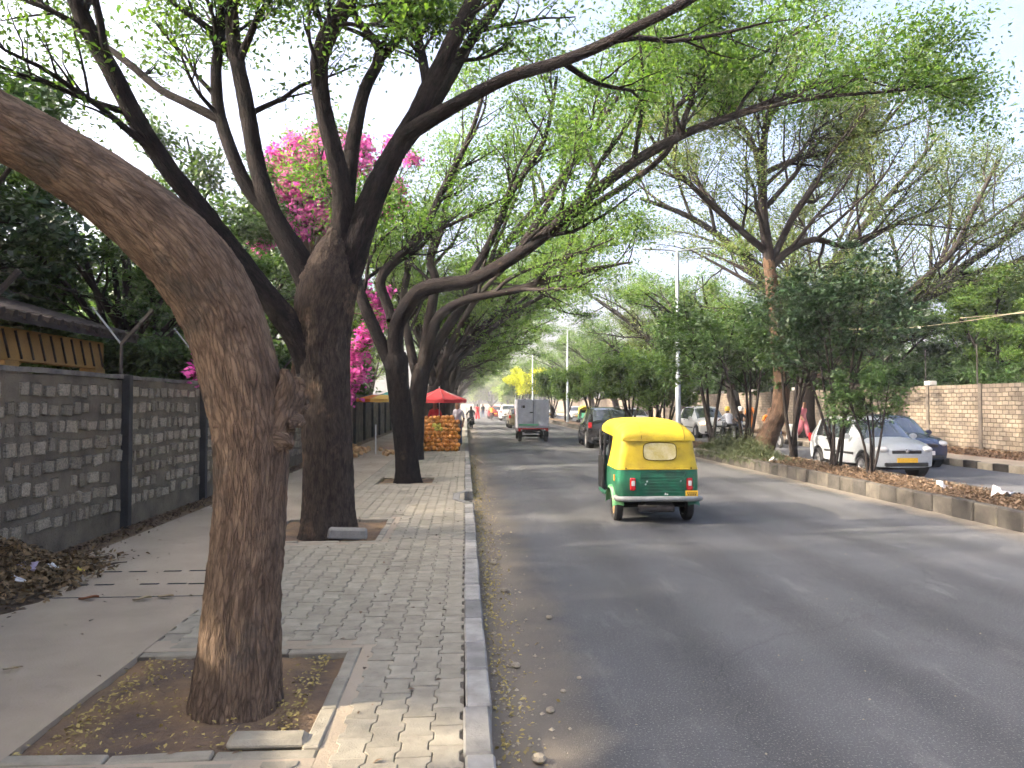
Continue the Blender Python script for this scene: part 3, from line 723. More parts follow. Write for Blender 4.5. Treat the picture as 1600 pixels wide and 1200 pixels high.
# second tree: many dark upright limbs
t = Tree(12)
t.limb(*tr([(516, 842, 9.8, 100), (515, 822, 9.8, 84), (514, 780, 9.8, 76), (512, 700, 9.8, 73), (508, 620, 9.8, 76), (503, 550, 9.8, 82), (506, 490, 9.8, 88), (514, 440, 9.8, 90), (522, 400, 9.8, 66), (528, 370, 9.8, 40), (532, 345, 9.8, 14), (533, 338, 9.8, 2)]), 80, 0.05, 14, 0.014)
trk = t; t = Tree(120)
LIMBS2 = {
 'A': [(492, 590, 9.75, 60), (468, 530, 9.65, 52), (412, 455, 9.5, 44), (360, 388, 9.4, 41), (310, 322, 9.2, 38), (262, 262, 9.1, 36), (215, 190, 9.0, 36), (180, 120, 8.9, 34), (140, 50, 8.8, 32), (105, -30, 8.7, 28), (50, -170, 8.5, 18)],
 'B': [(500, 475, 9.8, 62), (466, 405, 9.8, 46), (427, 338, 9.9, 38), (405, 270, 10, 34), (391, 200, 10, 32), (380, 140, 10, 30), (366, 70, 10, 28), (360, 0, 10, 26), (345, -140, 10, 16)],
 'B2': [(432, 345, 9.95, 24), (388, 295, 10.05, 26), (357, 225, 10.1, 26), (341, 170, 10.2, 24), (338, 110, 10.2, 22), (345, 50, 10.2, 20), (350, -60, 10.2, 14)],
 'B3': [(345, 188, 10.15, 18), (300, 165, 10.2, 16), (250, 140, 10.3, 15), (200, 98, 10.4, 14), (150, 62, 10.5, 12), (75, 12, 10.6, 9), (0, -40, 10.7, 6)],
 'B4': [(344, 62, 10.2, 14), (318, 38, 10.1, 11), (272, 5, 10.0, 9), (230, -60, 10, 6)],
 'B5': [(372, 100, 10.0, 16), (395, 45, 9.8, 12), (410, 15, 9.6, 10), (450, -30, 9.4, 7)],
 'C': [(518, 450, 9.8, 62), (535, 365, 9.8, 48), (534, 295, 9.7, 39), (520, 230, 9.6, 35), (505, 165, 9.5, 34), (499, 100, 9.4, 35), (516, 48, 9.4, 36), (545, 0, 9.3, 34), (590, -100, 9.2, 22)],
 'C2': [(540, 340, 9.9, 32), (549, 240, 10.0, 29), (568, 145, 10.1, 25), (594, 86, 10.2, 22), (574, 50, 10.2, 16), (553, 20, 10.2, 14), (540, -50, 10.2, 9)],
 'C3': [(590, 96, 10.2, 17), (618, 65, 10.3, 16), (638, 30, 10.4, 15), (642, -40, 10.5, 10)],
 'D': [(536, 440, 9.8, 64), (575, 325, 9.8, 48), (610, 252, 9.7, 43), (645, 192, 9.6, 40), (680, 120, 9.5, 36), (714, 52, 9.4, 34), (742, -5, 9.4, 31), (790, -110, 9.2, 20)],
 'D2': [(668, 140, 9.5, 20), (661, 95, 9.6, 18), (650, 45, 9.7, 17), (640, -30, 9.8, 12)],
 'D3': [(628, 232, 9.8, 28), (680, 160, 10.0, 24), (735, 65, 10.2, 22), (775, 10, 10.3, 18), (820, -70, 10.4, 12)],
 'E': [(632, 212, 9.6, 34), (680, 182, 9.4, 30), (740, 148, 9.2, 28), (800, 119, 9.0, 26), (860, 101, 8.8, 25), (930, 75, 8.6, 24), (1000, 40, 8.4, 22), (1080, -2, 8.2, 20), (1200, -90, 8, 14), (1350, -200, 7.8, 7)]}
for k, row in LIMBS2.items():
    big = row[0][3] > 40
    row = [(a_, b_, d_, w_ * (0.82 if i_ < 2 else 0.74)) for i_, (a_, b_, d_, w_) in enumerate(row)]
    q = t.limb(*tr(row), 28 if big else 12, 0.05, 6 if big else 4, 0.010 if big else 0.004)
    t.grow(*q, 2, (6, 7) if big else (5, 7), 0.5 if big else 0.4, 0.42, 0.3)
so = make_tree('street_tree', 'second street tree, dark bark with many upright limbs forking low over the paving', t, M_BARK2, L_GREEN, (-1.81, 9.8, 0.11), 'trees of the left footpath', per_twig=46, size=0.08, spread=0.28)
so.children[0].name = 'limbs'
trk.V = [v - Vector((-1.81, 9.8, 0.11)) for v in trk.V]
link('trunk', trk.trunk_mesh('trunk', M_BARK5), so)

# third tree: long limb arching over the road
t = Tree(13)
t.limb(*tr([(638, 757, 16.3, 48), (637, 740, 16.3, 38), (634, 700, 16.3, 33), (628, 650, 16.3, 32), (621, 600, 16.3, 33), (619, 565, 16.3, 36), (619, 550, 16.3, 28)]), 40, 0.05, 8, 0.012)
LIMBS3 = [
 [(616, 580, 16.3, 24), (588, 520, 16.3, 20), (565, 466, 16.4, 18), (556, 430, 16.5, 16), (548, 380, 16.6, 13), (520, 320, 16.8, 9), (500, 260, 17, 6)],
 [(612, 500, 16.2, 16), (606, 478, 16.3, 16), (594, 438, 16.3, 16), (620, 405, 16.4, 15), (660, 365, 16.6, 13), (690, 300, 16.8, 11), (735, 210, 17, 8), (760, 130, 17.2, 5)],
 [(620, 572, 16.3, 28), (618, 522, 16.2, 25), (629, 488, 16.1, 25), (656, 455, 16, 25), (692, 445, 15.9, 23), (730, 440, 15.8, 22), (770, 422, 15.6, 21), (820, 390, 15.4, 20), (862, 358, 15.2, 19), (910, 315, 15, 18),
  (960, 275, 14.8, 17), (1020, 235, 14.6, 16), (1080, 205, 14.4, 14), (1150, 180, 14.2, 12), (1230, 150, 14, 10), (1330, 115, 13.8, 7), (1430, 85, 13.6, 4)],
 [(1066, 212, 14.4, 9), (1056, 172, 14.3, 9), (1085, 140, 14.2, 8), (1105, 95, 14.0, 6), (1120, 25, 13.8, 4)],
 [(880, 345, 15.1, 11), (960, 300, 15.3, 10), (1040, 240, 15.5, 9), (1090, 150, 15.6, 7), (1180, 90, 15.8, 5), (1300, 20, 16, 3)],
 [(800, 405, 15.5, 12), (850, 330, 15.9, 11), (900, 240, 16.2, 9), (960, 160, 16.5, 6), (1000, 60, 16.8, 4)],
 [(730, 441, 15.8, 13), (770, 370, 16.4, 12), (800, 300, 16.8, 10), (850, 220, 17, 8), (870, 120, 17.2, 5)],
 [(1150, 181, 14.2, 8), (1210, 165, 13.6, 7), (1300, 150, 13.2, 6), (1420, 140, 12.8, 4), (1520, 120, 12.6, 3)],
]
for i, row in enumerate(LIMBS3):
    q = t.limb(*tr(row), 14 if i == 2 else 9, 0.05, 4)
    t.grow(*q, 2, (14, 9) if i == 2 else (8, 8), 0.3, 0.24 if i == 2 else 0.42, 0.35)
make_tree('street_tree', 'third street tree, slim trunk with one long limb arching across the whole road', t, M_BARK2, L_GREEN, (-1.26, 16.3, 0.11), 'trees of the left footpath', per_twig=88, size=0.09, spread=0.36)

# fourth tree, just behind it
t = Tree(14)
t.limb(*tr([(646, 720, 22.5, 36), (648, 690, 22.5, 28), (651, 640, 22.5, 27), (656, 590, 22.5, 28), (660, 570, 22.5, 22)]), 14, 0.06, 4)
for row in ([(657, 600, 22.5, 22), (668, 520, 22.4, 18), (677, 465, 22.3, 16), (679, 432, 22.2, 14), (672, 405, 22.2, 13), (688, 360, 22.2, 12), (705, 290, 22.2, 9), (740, 200, 22, 6)],
            [(660, 590, 22.5, 22), (680, 505, 22.2, 17), (715, 474, 22, 14), (760, 461, 21.7, 13), (810, 452, 21.3, 12), (860, 437, 21, 11), (910, 425, 20.6, 10), (960, 414, 20.2, 5), (985, 410, 20, 3)],
            [(660, 585, 22.5, 20), (700, 510, 22.8, 16), (750, 440, 23, 14), (800, 370, 23.2, 12), (850, 310, 23.4, 10), (900, 250, 23.6, 7), (960, 190, 24, 4)],
            [(655, 600, 22.6, 18), (640, 540, 23, 14), (630, 470, 23.4, 12), (640, 390, 23.8, 9), (620, 300, 24, 6)]):
    q = t.limb(*tr(row), 9, 0.05, 4); t.grow(*q, 2, (8, 8), 0.3, 0.4, 0.35)
make_tree('street_tree', 'fourth street tree, dark forked trunk partly hidden behind the slim third trunk', t, M_BARK3, L_MID, (-1.55, 22.5, 0.11), 'trees of the left footpath', per_twig=75, size=0.10, spread=0.34)

# tree on the median with a curved red-brown trunk
t = Tree(15)
t.limb(*tr([(1188, 716, 22.3, 44), (1192, 700, 22.3, 36), (1206, 668, 22.3, 29), (1219, 635, 22.3, 26), (1221, 590, 22.3, 24), (1214, 520, 22.3, 22), (1206, 450, 22.3, 20), (1201, 410, 22.3, 18), (1199, 390, 22.3, 10), (1198, 382, 22.3, 2)]), 16, 0.04, 4)
mt = t; t = Tree(150)
for row in ([(1207, 455, 22.3, 16), (1200, 395, 22.3, 19), (1192, 330, 22.3, 16), (1192, 260, 22.3, 14), (1196, 205, 22.3, 11), (1216, 150, 22.3, 8), (1240, 80, 22.3, 5)],
            [(1196, 392, 22.3, 13), (1160, 362, 22, 11), (1110, 318, 21.6, 9), (1060, 270, 21.2, 8), (1035, 245, 21, 6), (1000, 180, 20.6, 4)],
            [(1203, 420, 22.3, 13), (1232, 392, 22.3, 12), (1275, 374, 22.4, 10), (1330, 385, 22.6, 8), (1400, 350, 22.8, 6), (1480, 320, 23, 4)],
            [(1205, 410, 22.3, 12), (1236, 345, 22.5, 11), (1262, 305, 22.7, 11), (1284, 272, 22.8, 9), (1318, 242, 23, 8), (1370, 205, 23.2, 6), (1420, 150, 23.5, 4)],
            [(1193, 300, 22.3, 9), (1175, 220, 22, 8), (1150, 185, 21.8, 6), (1130, 140, 21.6, 4)],
            [(1196, 270, 22.3, 10), (1240, 250, 22.4, 8), (1300, 235, 22.5, 6), (1360, 190, 22.6, 4)]):
    q = t.limb(*tr(row), 8, 0.04, 4); t.grow(*q, 2, (10, 10), 0.2, 0.55, 0.3)
mo = make_tree('median_tree', 'red-brown curved trunk tree on the median, thin crown above the street light', t, M_BARK3, L_BROWN, (9.0, 22.3, 0.2), per_twig=100, size=0.10, spread=0.42)
mo.children[0].name = 'limbs'
mt.V = [v - Vector((9.0, 22.3, 0.2)) for v in mt.V]
link('trunk', mt.trunk_mesh('trunk', M_BARK4), mo)

# spreading tree on the opposite footpath, limbs leaning right
t = Tree(16)
t.limb(*tr([(1258, 700, 35, 40), (1257, 660, 35, 34), (1258, 610, 35, 32), (1268, 575, 35, 34)]), 14, 0.06, 4)
for row in ([(1265, 590, 35, 24), (1300, 540, 34.5, 21), (1345, 510, 34, 19), (1400, 488, 33.5, 18), (1450, 462, 33, 16), (1500, 420, 32.5, 13), (1560, 380, 32, 10), (1640, 330, 31.5, 6)],
            [(1268, 590, 35, 20), (1310, 575, 34, 14), (1370, 500, 33, 14), (1440, 440, 32, 12), (1490, 390, 31, 10), (1520, 330, 30, 8), (1560, 250, 29.5, 5)],
            [(1260, 600, 35, 20), (1240, 520, 34.5, 17), (1200, 450, 34, 15), (1150, 390, 33.5, 12), (1080, 340, 33, 9), (1000, 310, 32.5, 5)],
            [(1262, 590, 35, 20), (1275, 500, 35.5, 18), (1300, 420, 36, 15), (1360, 340, 36.5, 11), (1420, 270, 37, 7), (1470, 210, 37.5, 4)],
            [(1450, 462, 33, 9), (1520, 440, 32, 8), (1600, 405, 31, 6), (1680, 390, 30, 3)]):
    q = t.limb(*tr(row), 8, 0.04, 4); t.grow(*q, 2, (10, 10), 0.2, 0.5, 0.3)
make_tree('spreading_tree', 'wide spreading tree on the opposite footpath with bare limbs leaning right', t, M_BARK3, L_BROWN, (16.1, 35, 0.16), per_twig=110, size=0.12, spread=0.5)

# ---------------- generic trees, shared meshes
def rain_tree(seed, lean=1.0, h=2.4, nl=7, reach=7.5, rise=6.5):
    """Rain tree at the origin whose limbs sweep towards +X over the road."""
    t = Tree(seed); r = t.r
    top = Vector((0.25 * lean, 0, h))
    P = [Vector((0, 0, -0.15)), Vector((0, 0, 0.1)), Vector((0.02, 0.03, h * 0.5)), top, top + Vector((0.05, 0, 0.35))]
    t.limb(P, [0.52, 0.40, 0.34, 0.36, 0.25], 14, 0.07, 4)
    for k in range(nl):
        a = -1.25 + 2.5 * k / (nl - 1) + r.uniform(-0.15, 0.15)
        if r.random() < 0.28: a += math.pi * r.choice((0.75, 1, 1.25))
        rc = reach * r.uniform(0.65, 1.1) * (1 if abs(a) < 1.4 else 0.6); rs = rise * r.uniform(0.75, 1.15)
        dx, dy = math.cos(a), math.sin(a)
        pts = [top + Vector((0, 0, -0.35)), top + Vector((dx * 0.35, dy * 0.35, rs * 0.14)), top + Vector((dx * rc * 0.2, dy * rc * 0.2, rs * 0.36 + r.uniform(-.2, .2))), top + Vector((dx * rc * 0.45, dy * rc * 0.45, rs * 0.62)),
               top + Vector((dx * rc * 0.72 + r.uniform(-.4, .4), dy * rc * 0.72, rs * 0.84)), top + Vector((dx * rc, dy * rc + r.uniform(-.5, .5), rs))]
        q = t.limb(pts, [0.22, 0.18, 0.145, 0.11, 0.07, 0.03], 7, 0.05, 3)
        t.grow(*q, 2, (8, 7), 0.25, 0.42, 0.25)
    return t
def proto(name, t, bark, leafm, **kw):
    return (t.trunk_mesh(name + '_trunk', bark), t.crown_mesh(name + '_crown', leafm, **kw))
def plant(name, label, pr, loc, rz=0, sc=1.0, group=None, cat='tree'):
    o = thing(name, label, cat, loc, rz, group); o.scale = (sc, sc, sc * random.uniform(0.94, 1.06))
    link('trunk', pr[0], o); link('crown', pr[1], o); return o
RAIN = [proto(f'rain_{i}', rain_tree(40 + i), M_BARK3, [L_MID, L_GREEN, L_MID][i], per_twig=60, size=0.16, spread=0.38) for i in range(3)]
SPARSE = proto('sparse', rain_tree(50, nl=8), M_BARK3, L_BROWN, per_twig=40, size=0.15, spread=0.38)

ordw = ['fifth', 'sixth', 'seventh', 'eighth', 'ninth', 'tenth', 'eleventh', 'twelfth', 'thirteenth', 'fourteenth', 'fifteenth', 'sixteenth', 'seventeenth', 'eighteenth', 'nineteenth']
for i, y in enumerate([31.5, 38, 45, 54, 64, 76, 90, 106, 126, 152, 185]):
    plant('street_tree', f'{ordw[i]} dark avenue tree from the camera in the left footpath row', RAIN[i % 3], (-1.35 + random.uniform(-.25, .25), y, 0.1), random.uniform(-.5, .5), random.uniform(0.92, 1.12), 'trees of the left footpath')
ordr = ['nearest', 'second', 'third', 'fourth', 'fifth', 'sixth', 'seventh', 'eighth', 'ninth', 'tenth', 'eleventh']
for i, y in enumerate([30.2, 44, 54, 66, 80, 97, 120, 150, 190]):
    plant('avenue_tree', f'{ordr[i]} avenue tree along the opposite footpath row' if i else 'reddish trunk tree on the opposite footpath behind the silver hatchback', (SPARSE if i in (0, 2) else RAIN[(i + 1) % 3]), (16.6 + random.uniform(-.3, .3), y, 0.12), math.pi + random.uniform(-.5, .5), random.uniform(0.9, 1.1), 'trees of the opposite footpath')

# dense broad-leaved trees behind the walls
def round_tree(seed, h=4.0, rad=3.2, top=9.0, nl=11, low=2.0):
    t = Tree(seed); r = t.r
    t.limb([Vector((0, 0, -0.1)), Vector((0.05, 0, h * 0.5)), Vector((0, 0.1, h)), Vector((0.1, 0, top * 0.7))], [0.3, 0.22, 0.17, 0.08], 10, 0.05, 4)
    for k in range(nl):
        a = k * 2.4 + r.uniform(-.3, .3); z0 = low + (h + 0.8 - low) * (k / nl); z1 = z0 + (top - z0) * r.uniform(0.35, 0.85)
        rc = rad * r.uniform(0.7, 1.1) * math.sin(math.pi * min(0.92, max(0.2, (z1 - low) / (top - low + 0.5))))
        pts = [Vector((0, 0, z0)), Vector((math.cos(a) * rc * .4, math.sin(a) * rc * .4, z0 + (z1 - z0) * .5)), Vector((math.cos(a) * rc * .8, math.sin(a) * rc * .8, z0 + (z1 - z0) * .85)), Vector((math.cos(a) * rc, math.sin(a) * rc, z1))]
        q = t.limb(pts, [0.10, 0.075, 0.05, 0.02], 6, 0.04, 3)
        t.grow(*q, 2, (5, 5), 0.2, 0.42, 0.1)
    return t
DENSE = [proto('dense_0', round_tree(60, low=1.6), M_BARK3, L_DARK, per_twig=44, size=0.22, aspect=0.42, spread=0.34),
         proto('dense_1', round_tree(61, top=10.5, rad=3.8), M_BARK3, L_SHRUB, per_twig=80, size=0.17, spread=0.32),
         proto('dense_2', round_tree(62, top=8.5, rad=3.6, low=1.2), M_BARK3, L_MID, per_twig=80, size=0.17, spread=0.32)]
for i, (x, y, k, s_, lb) in enumerate([(-9.7, 6.7, 0, 0.95, 'dark broad-leaved tree rising behind the left wall at the picture edge'), (-10.2, 13.7, 0, 0.95, 'dark broad-leaved tree behind the left wall, between shed and bent trunk'), (-14.0, 9.6, 1, 0.9, 'green bushy tree behind the yellow shed at far left'),
      (-7.8, 17.5, 1, 0.78, 'bushy tree behind the left wall, just past the yellow shed'), (-12.5, 17.5, 2, 0.9, 'light green tree far behind the shed roof'), (-8.0, 24.5, 1, 1.05, 'bushy tree behind the left wall beside the bougainvillea'), (-9, 32, 0, 1.15, 'dark leafy tree behind the left wall beyond the bougainvillea'),
      (-8, 41, 2, 1.1, 'light green tree behind the left wall above the striped umbrella'), (-9, 52, 1, 1.2, 'distant bushy tree behind the left wall, past the stall'), (-8.5, 66, 2, 1.2, 'farther light green tree behind the left wall'), (-8.6, 5.0, 1, 0.8, 'bushy tree behind the left wall beside the camera'), (-8.4, 1.6, 1, 1.1, 'bushy tree behind the left wall, out of the picture beside the camera'), (-8.6, -2.5, 2, 1.1, 'light green tree behind the left wall, behind the camera')]):
    plant('wall_tree', lb, DENSE[k], (x, y, 0.1), i * 1.3, s_, 'trees behind the left wall')
DENSE.append(proto('thicket', round_tree(64, h=2.2, top=4.2, rad=2.6, low=0.15, nl=13), M_BARK3, L_SHRUB, per_twig=70, size=0.19, spread=0.34))
for i, (x, y, s_, lb) in enumerate([(-13.4, 11.5, 0.95, 'dark thicket behind the yellow shed columns'), (-6.7, 16.6, 0.75, 'dark thicket just behind the left wall, right of the shed'), (-7.5, 20.5, 0.95, 'dark thicket behind the left wall left of the second trunk'), (-11, 23, 1.2, 'tall dark thicket set back behind the left wall'), (-6.8, 27, 0.9, 'dark thicket behind the wall left of the third trunk'),
      (-7.5, 35, 1.1, 'dark thicket behind the wall above the husk heap'), (-13, 17, 1.4, 'large dark thicket far behind the shed roof'), (-15, 29, 1.6, 'large dark thicket far behind the bougainvillea'), (21.8, 29, 0.85, 'thicket behind the rubble wall near the right edge'), (22, 36, 0.95, 'thicket behind the rubble wall right of the silver hatchback'), (22, 45, 1.0, 'thicket behind the rubble wall above the silver hatchback'),
      (22, 55, 1.1, 'thicket behind the rubble wall beyond the curved trunk'), (26, 33, 1.2, 'large thicket set back behind the rubble wall at right'), (27, 42, 1.3, 'large thicket set back behind the middle rubble wall'), (22, 68, 1.2, 'thicket behind the far rubble wall'), (27, 26, 1.1, 'thicket set back behind the wall at the right picture edge'), (30, 37, 1.5, 'tallest thicket set back on the right')]):
    plant('thicket_bush', lb, DENSE[3], (x, y, 0.1), i * 1.1, s_, 'thickets behind the walls', 'bush')
DENSE.append(proto('pale_thicket', round_tree(65, h=2.4, top=5.0, rad=3.0, low=0.1, nl=13), M_BARK3, leaf_mat('pale_green_leaf', (0.09, 0.15, 0.03), (0.2, 0.25, 0.05), trans=0.5), per_twig=60, size=0.26, spread=0.4))
for i, (x, y, s_, lb) in enumerate([(-3, 264, 2.6, 'pale green bush left of the road end'), (3.5, 263, 2.3, 'pale green bush closing the left lane at the road end'), (9.5, 265, 2.6, 'pale green bush closing the median at the road end'), (15, 263, 2.4, 'pale green bush closing the opposite lane at the road end'), (21, 262, 2.6, 'pale green bush right of the road end'), (27, 255, 2.6, 'pale green bush behind the far end of the rubble wall'), (12, 205, 1.5, 'pale green bush standing before the road end on the right')]):
    plant('far_bush', lb, DENSE[4], (x, y, -0.05), i * 1.9, s_, 'bushes closing the road', 'bush')
for i, (x, y, k, s_, lb) in enumerate([(23.5, 25, 2, 0.75, 'low light green tree behind the rubble wall at the right edge'), (24, 32, 2, 0.95, 'light green tree behind the rubble wall, second from the right edge'), (23, 40, 1, 1.0, 'bushy tree behind the rubble wall above the silver hatchback'), (29, 30, 1, 1.0, 'bushy tree set back behind the rubble wall at right'),
      (23, 50, 2, 1.1, 'light green tree behind the middle of the rubble wall'), (24, 62, 1, 1.2, 'bushy tree behind the far half of the rubble wall'), (23, 76, 2, 1.2, 'light green tree behind the far end of the rubble wall'), (24, 95, 1, 1.3, 'distant bushy tree on the right behind the wall'), (33, 45, 2, 1.3, 'tall light green tree far back on the right'), (34, 62, 1, 1.4, 'tall bushy tree far back on the right'),
      (23, 120, 2, 1.3, 'very distant light green tree on the right'), (5, 275, 2, 1.9, 'light green tree closing the end of the road'), (-4, 285, 2, 2.0, 'light green tree left of the end of the road'), (14, 280, 1, 2.0, 'bushy tree right of the end of the road'), (24, 270, 2, 2.0, 'light green tree at the far right end of the road')]):
    plant('background_tree', lb, DENSE[k], (x, y, 0.1), i * 1.7, s_, 'trees far back')

# bougainvillea climbing behind the left wall
t = Tree(70); r = t.r
base = Vector((-5.3, 22.0, 0.1))
t.limb([base, base + Vector((0.2, 0, 2)), base + Vector((0.5, 0, 4.5)), base + Vector((0.9, 0, 7))], [0.14, 0.11, 0.08, 0.03], 8, 0.05, 4)
pink = []
for (px, py, d, w) in [(440, 250, 22, 22), (470, 300, 22, 34), (430, 290, 22, 26), (500, 265, 22, 26), (480, 350, 22, 24), (455, 225, 22, 16), (500, 215, 22, 18), (545, 235, 22.4, 24), (570, 230, 22.4, 14), (648, 252, 22.2, 9), (600, 330, 22.3, 14), (630, 318, 22.3, 7), (575, 320, 22.3, 12), (515, 300, 22, 22), (460, 270, 22, 26), (495, 330, 22, 22),
                       (585, 470, 21.5, 13), (598, 492, 21.5, 9), (575, 525, 21.7, 11), (548, 555, 21.7, 18), (555, 590, 21.6, 18), (545, 610, 21.6, 12), (605, 455, 21.5, 6), (568, 455, 21.5, 7), (313, 580, 12.6, 6), (410, 380, 22, 12), (440, 320, 22, 26), (470, 245, 22, 26), (520, 250, 22.2, 20), (425, 255, 22, 18), (560, 260, 22.3, 20), (540, 295, 22.2, 16), (592, 262, 22.3, 14), (625, 292, 22.3, 9), (612, 228, 22.3, 10), (528, 335, 22.2, 18), (590, 300, 22.3, 11), (590, 500, 21.6, 12), (560, 540, 21.7, 14)]:
    c = at(px, py, d); rm = w * d / F_PX
    pink.append((c, rm))
g = np.random.default_rng(71); cs, gs = [], []
for c, rm in pink:
    k = int(90 + 2600 * rm * rm)
    sub = np.array(tuple(c)) + g.normal(0, rm * 0.55, (max(3, k // 16), 3))
    cs.append(sub[g.integers(0, len(sub), k)] + g.normal(0, 0.085, (k, 3)))
    gs.append(np.array(tuple(c)) + g.normal(0, rm * 0.75, (int(k * 0.25), 3)))
    if c.z > 4 and rm > 0.2:
        t.limb([base + Vector((0.7, 0, 5.5)), (base + Vector((0.7, 0, 6.0)) + c) / 2 + Vector((0, 0, 0.5)), c], [0.04, 0.025, 0.012], 5, 0.02, 3)
    elif c.y > 15:
        t.limb([base + Vector((0.3, 0, 3)), (base + Vector((0.3, 0, 3.4)) + c) / 2 + Vector((0, 0, 0.4)), c], [0.03, 0.02, 0.01], 5, 0.02, 3)
o = thing('bougainvillea', 'magenta bougainvillea in full bloom climbing behind the left wall', 'flowering tree', base)
sub0 = np.array(tuple(base))
t.V = [v - base for v in t.V]
link('trunk', t.trunk_mesh('bougainvillea_trunk', M_BARK4), o)
cr = link('crown', leaf_cards('bougainvillea_leaves', np.concatenate(gs) - sub0, L_MID, 0.13, 0.5, 0.2, g), o)
link('bloom', leaf_cards('bougainvillea_bloom', np.concatenate(cs) - sub0, L_PINK, 0.12, 0.8, 0.1, g), o)

# saplings and shrubs on the median
def sapling(seed, stems=4, h=3.4, w=1.3, kids=(6, 5)):
    t = Tree(seed); r = t.r
    for k in range(stems):
        a = r.uniform(0, 6.28); ww = w * r.uniform(0.35, 1.0)
        pts = [Vector((r.uniform(-.12, .12), r.uniform(-.2, .2), -0.05)), Vector((math.cos(a) * ww * .22, math.sin(a) * ww * .3, h * .3)), Vector((math.cos(a) * ww * .55, math.sin(a) * ww * .6, h * .62)), Vector((math.cos(a) * ww, math.sin(a) * ww, h * r.uniform(0.85, 1.1)))]
        q = t.limb(pts, [0.05, 0.04, 0.028, 0.01], 6, 0.04, 3); t.grow(*q, 2, kids, 0.56, 0.45, 0.1)
    return t
SAP = [proto('sapling_0', sapling(80, 6, 5.6, 1.9, (7, 6)), M_BARK3, L_DARK, per_twig=32, size=0.15, aspect=0.5, spread=0.28),
       proto('sapling_1', sapling(81, 4, 3.3, 1.0), M_BARK3, L_SHRUB, per_twig=42, size=0.12, spread=0.18),
       proto('sapling_2', sapling(82, 5, 2.4, 1.0), M_BARK3, L_MID, per_twig=60, size=0.12, spread=0.2),
       proto('lime_bush', sapling(83, 8, 5.0, 2.4, (7, 6)), M_BARK3, L_LIME, per_twig=55, size=0.22, spread=0.32)]
for i, (px, d, k, s_, lb) in enumerate([(1325, 18.0, 0, 0.84, 'dark leafy multi-stemmed sapling in front of the silver hatchback'), (1262, 20.6, 1, 1.25, 'slim sapling on the median left of the silver hatchback'), (1238, 23.6, 1, 1.2, 'slim sapling beside the curved red-brown median trunk'),
      (1110, 26.5, 1, 1.45, 'sapling with crossed stems on the median right of the rickshaw'), (1040, 32.5, 2, 1.2, 'green sapling behind the street light pole'), (1020, 34, 2, 1.4, 'green bush on the median behind the yellow rickshaw roof'),
      (985, 39, 2, 1.5, 'green bush on the median above the black car'), (925, 52, 2, 1.6, 'green bush on the median beyond the black car'), (885, 67, 2, 1.7, 'green bush beside the second street light'),
      (866, 78, 2, 1.8, 'green bush on the median just right of the mini truck box'), (826, 100, 3, 1.05, 'yellow-green flowering bush above the mini truck'), (1365, 16.0, 1, 0.7, 'thin bare sapling on the median before the hatchback bumper'), (810, 130, 2, 2.4, 'distant green bush at the far end of the median')]):
    x = on_ground(px, d).x
    plant('median_sapling', lb, SAP[k], (min(9.3, max(8.25, x)), d, 0.22), i * 2.1, s_, 'saplings on the median', 'sapling')
L_TUFT = leaf_mat('dull_grass', (0.028, 0.045, 0.02), (0.085, 0.095, 0.045), trans=0.2)
# low grassy shrub round the curved trunk
g = np.random.default_rng(90)
def tuft(n, rx, ry, h, m, size, name='crown'):
    p = g.normal(0, 1, (n, 3)) * np.array([rx, ry, 0]); p[:, 2] = np.abs(g.normal(0, h * 0.5, n)) * np.exp(-(p[:, 0] / rx) ** 2 * 0.4 - (p[:, 1] / ry) ** 2 * 0.4)
    return leaf_cards(name, p, m, size, 0.11, -0.9, g)
for i, (px, d, lb) in enumerate([(1170, 21.6, 'low grassy shrub at the foot of the curved median trunk'), (1135, 24, 'low grassy tuft on the median behind the rickshaw')]):
    o = thing('low_shrub', lb, 'shrub', (on_ground(px, d).x if i == 0 else 8.7, d, 0.22)); link('crown', tuft(6500, 0.34, 1.1, 0.60, L_TUFT, 0.19), o)
    st = MB()
    for k in range(14): a = random.uniform(0, 6.28); st.tube([(random.gauss(0, .2), random.gauss(0, .6), 0), (random.gauss(0, .3), random.gauss(0, .8), 0.5)], [0.008, 0.003], 4)
    tag(st.obj('stem', M_BARK3, o), kind='stuff')
# ------------------------------------------------------------------ vehicles
def paint(name, c, rough=0.35, coat=0.4):
    return mat(name, c, tuple(x * 0.86 for x in c), scale=2.5, rough=rough, spec=0.4, coat=coat, detail=6)
M_GLASS = mat('dark_glass', (0.05, 0.062, 0.07), (0.03, 0.038, 0.045), scale=1.5, rough=0.04, spec=1.0, coat=1.0)
M_CHROME = mat('chrome', (0.6, 0.6, 0.6), (0.5, 0.5, 0.5), scale=5, rough=0.25, metal=1.0)
M_RIM = mat('alloy_rim', (0.45, 0.45, 0.46), (0.33, 0.33, 0.34), scale=9, rough=0.4, metal=0.7)
M_LENS = mat('clear_lamp', (0.62, 0.62, 0.6), (0.45, 0.45, 0.44), scale=14, rough=0.15, spec=0.7)
M_RED = mat('red_lens', (0.42, 0.015, 0.02), (0.28, 0.01, 0.012), scale=20, rough=0.2, spec=0.6)
M_PLATE = mat('yellow_plate', (0.72, 0.42, 0.03), (0.62, 0.36, 0.03), scale=12, rough=0.5)
M_WPLATE = mat('white_plate', (0.7, 0.7, 0.68), (0.6, 0.6, 0.58), scale=12, rough=0.5)
M_AMBER = mat('amber_lens', (0.75, 0.28, 0.02), (0.6, 0.2, 0.02), scale=20, rough=0.3)
M_PLASTIC = mat('black_plastic', (0.03, 0.03, 0.032), (0.02, 0.02, 0.021), scale=8, rough=0.55)
def lit_mat(name, c, e):
    m = mat(name, c); b = m.node_tree.nodes['Principled BSDF']; b.inputs['Emission Color'].default_value = (*c, 1); b.inputs['Emission Strength'].default_value = e; return m
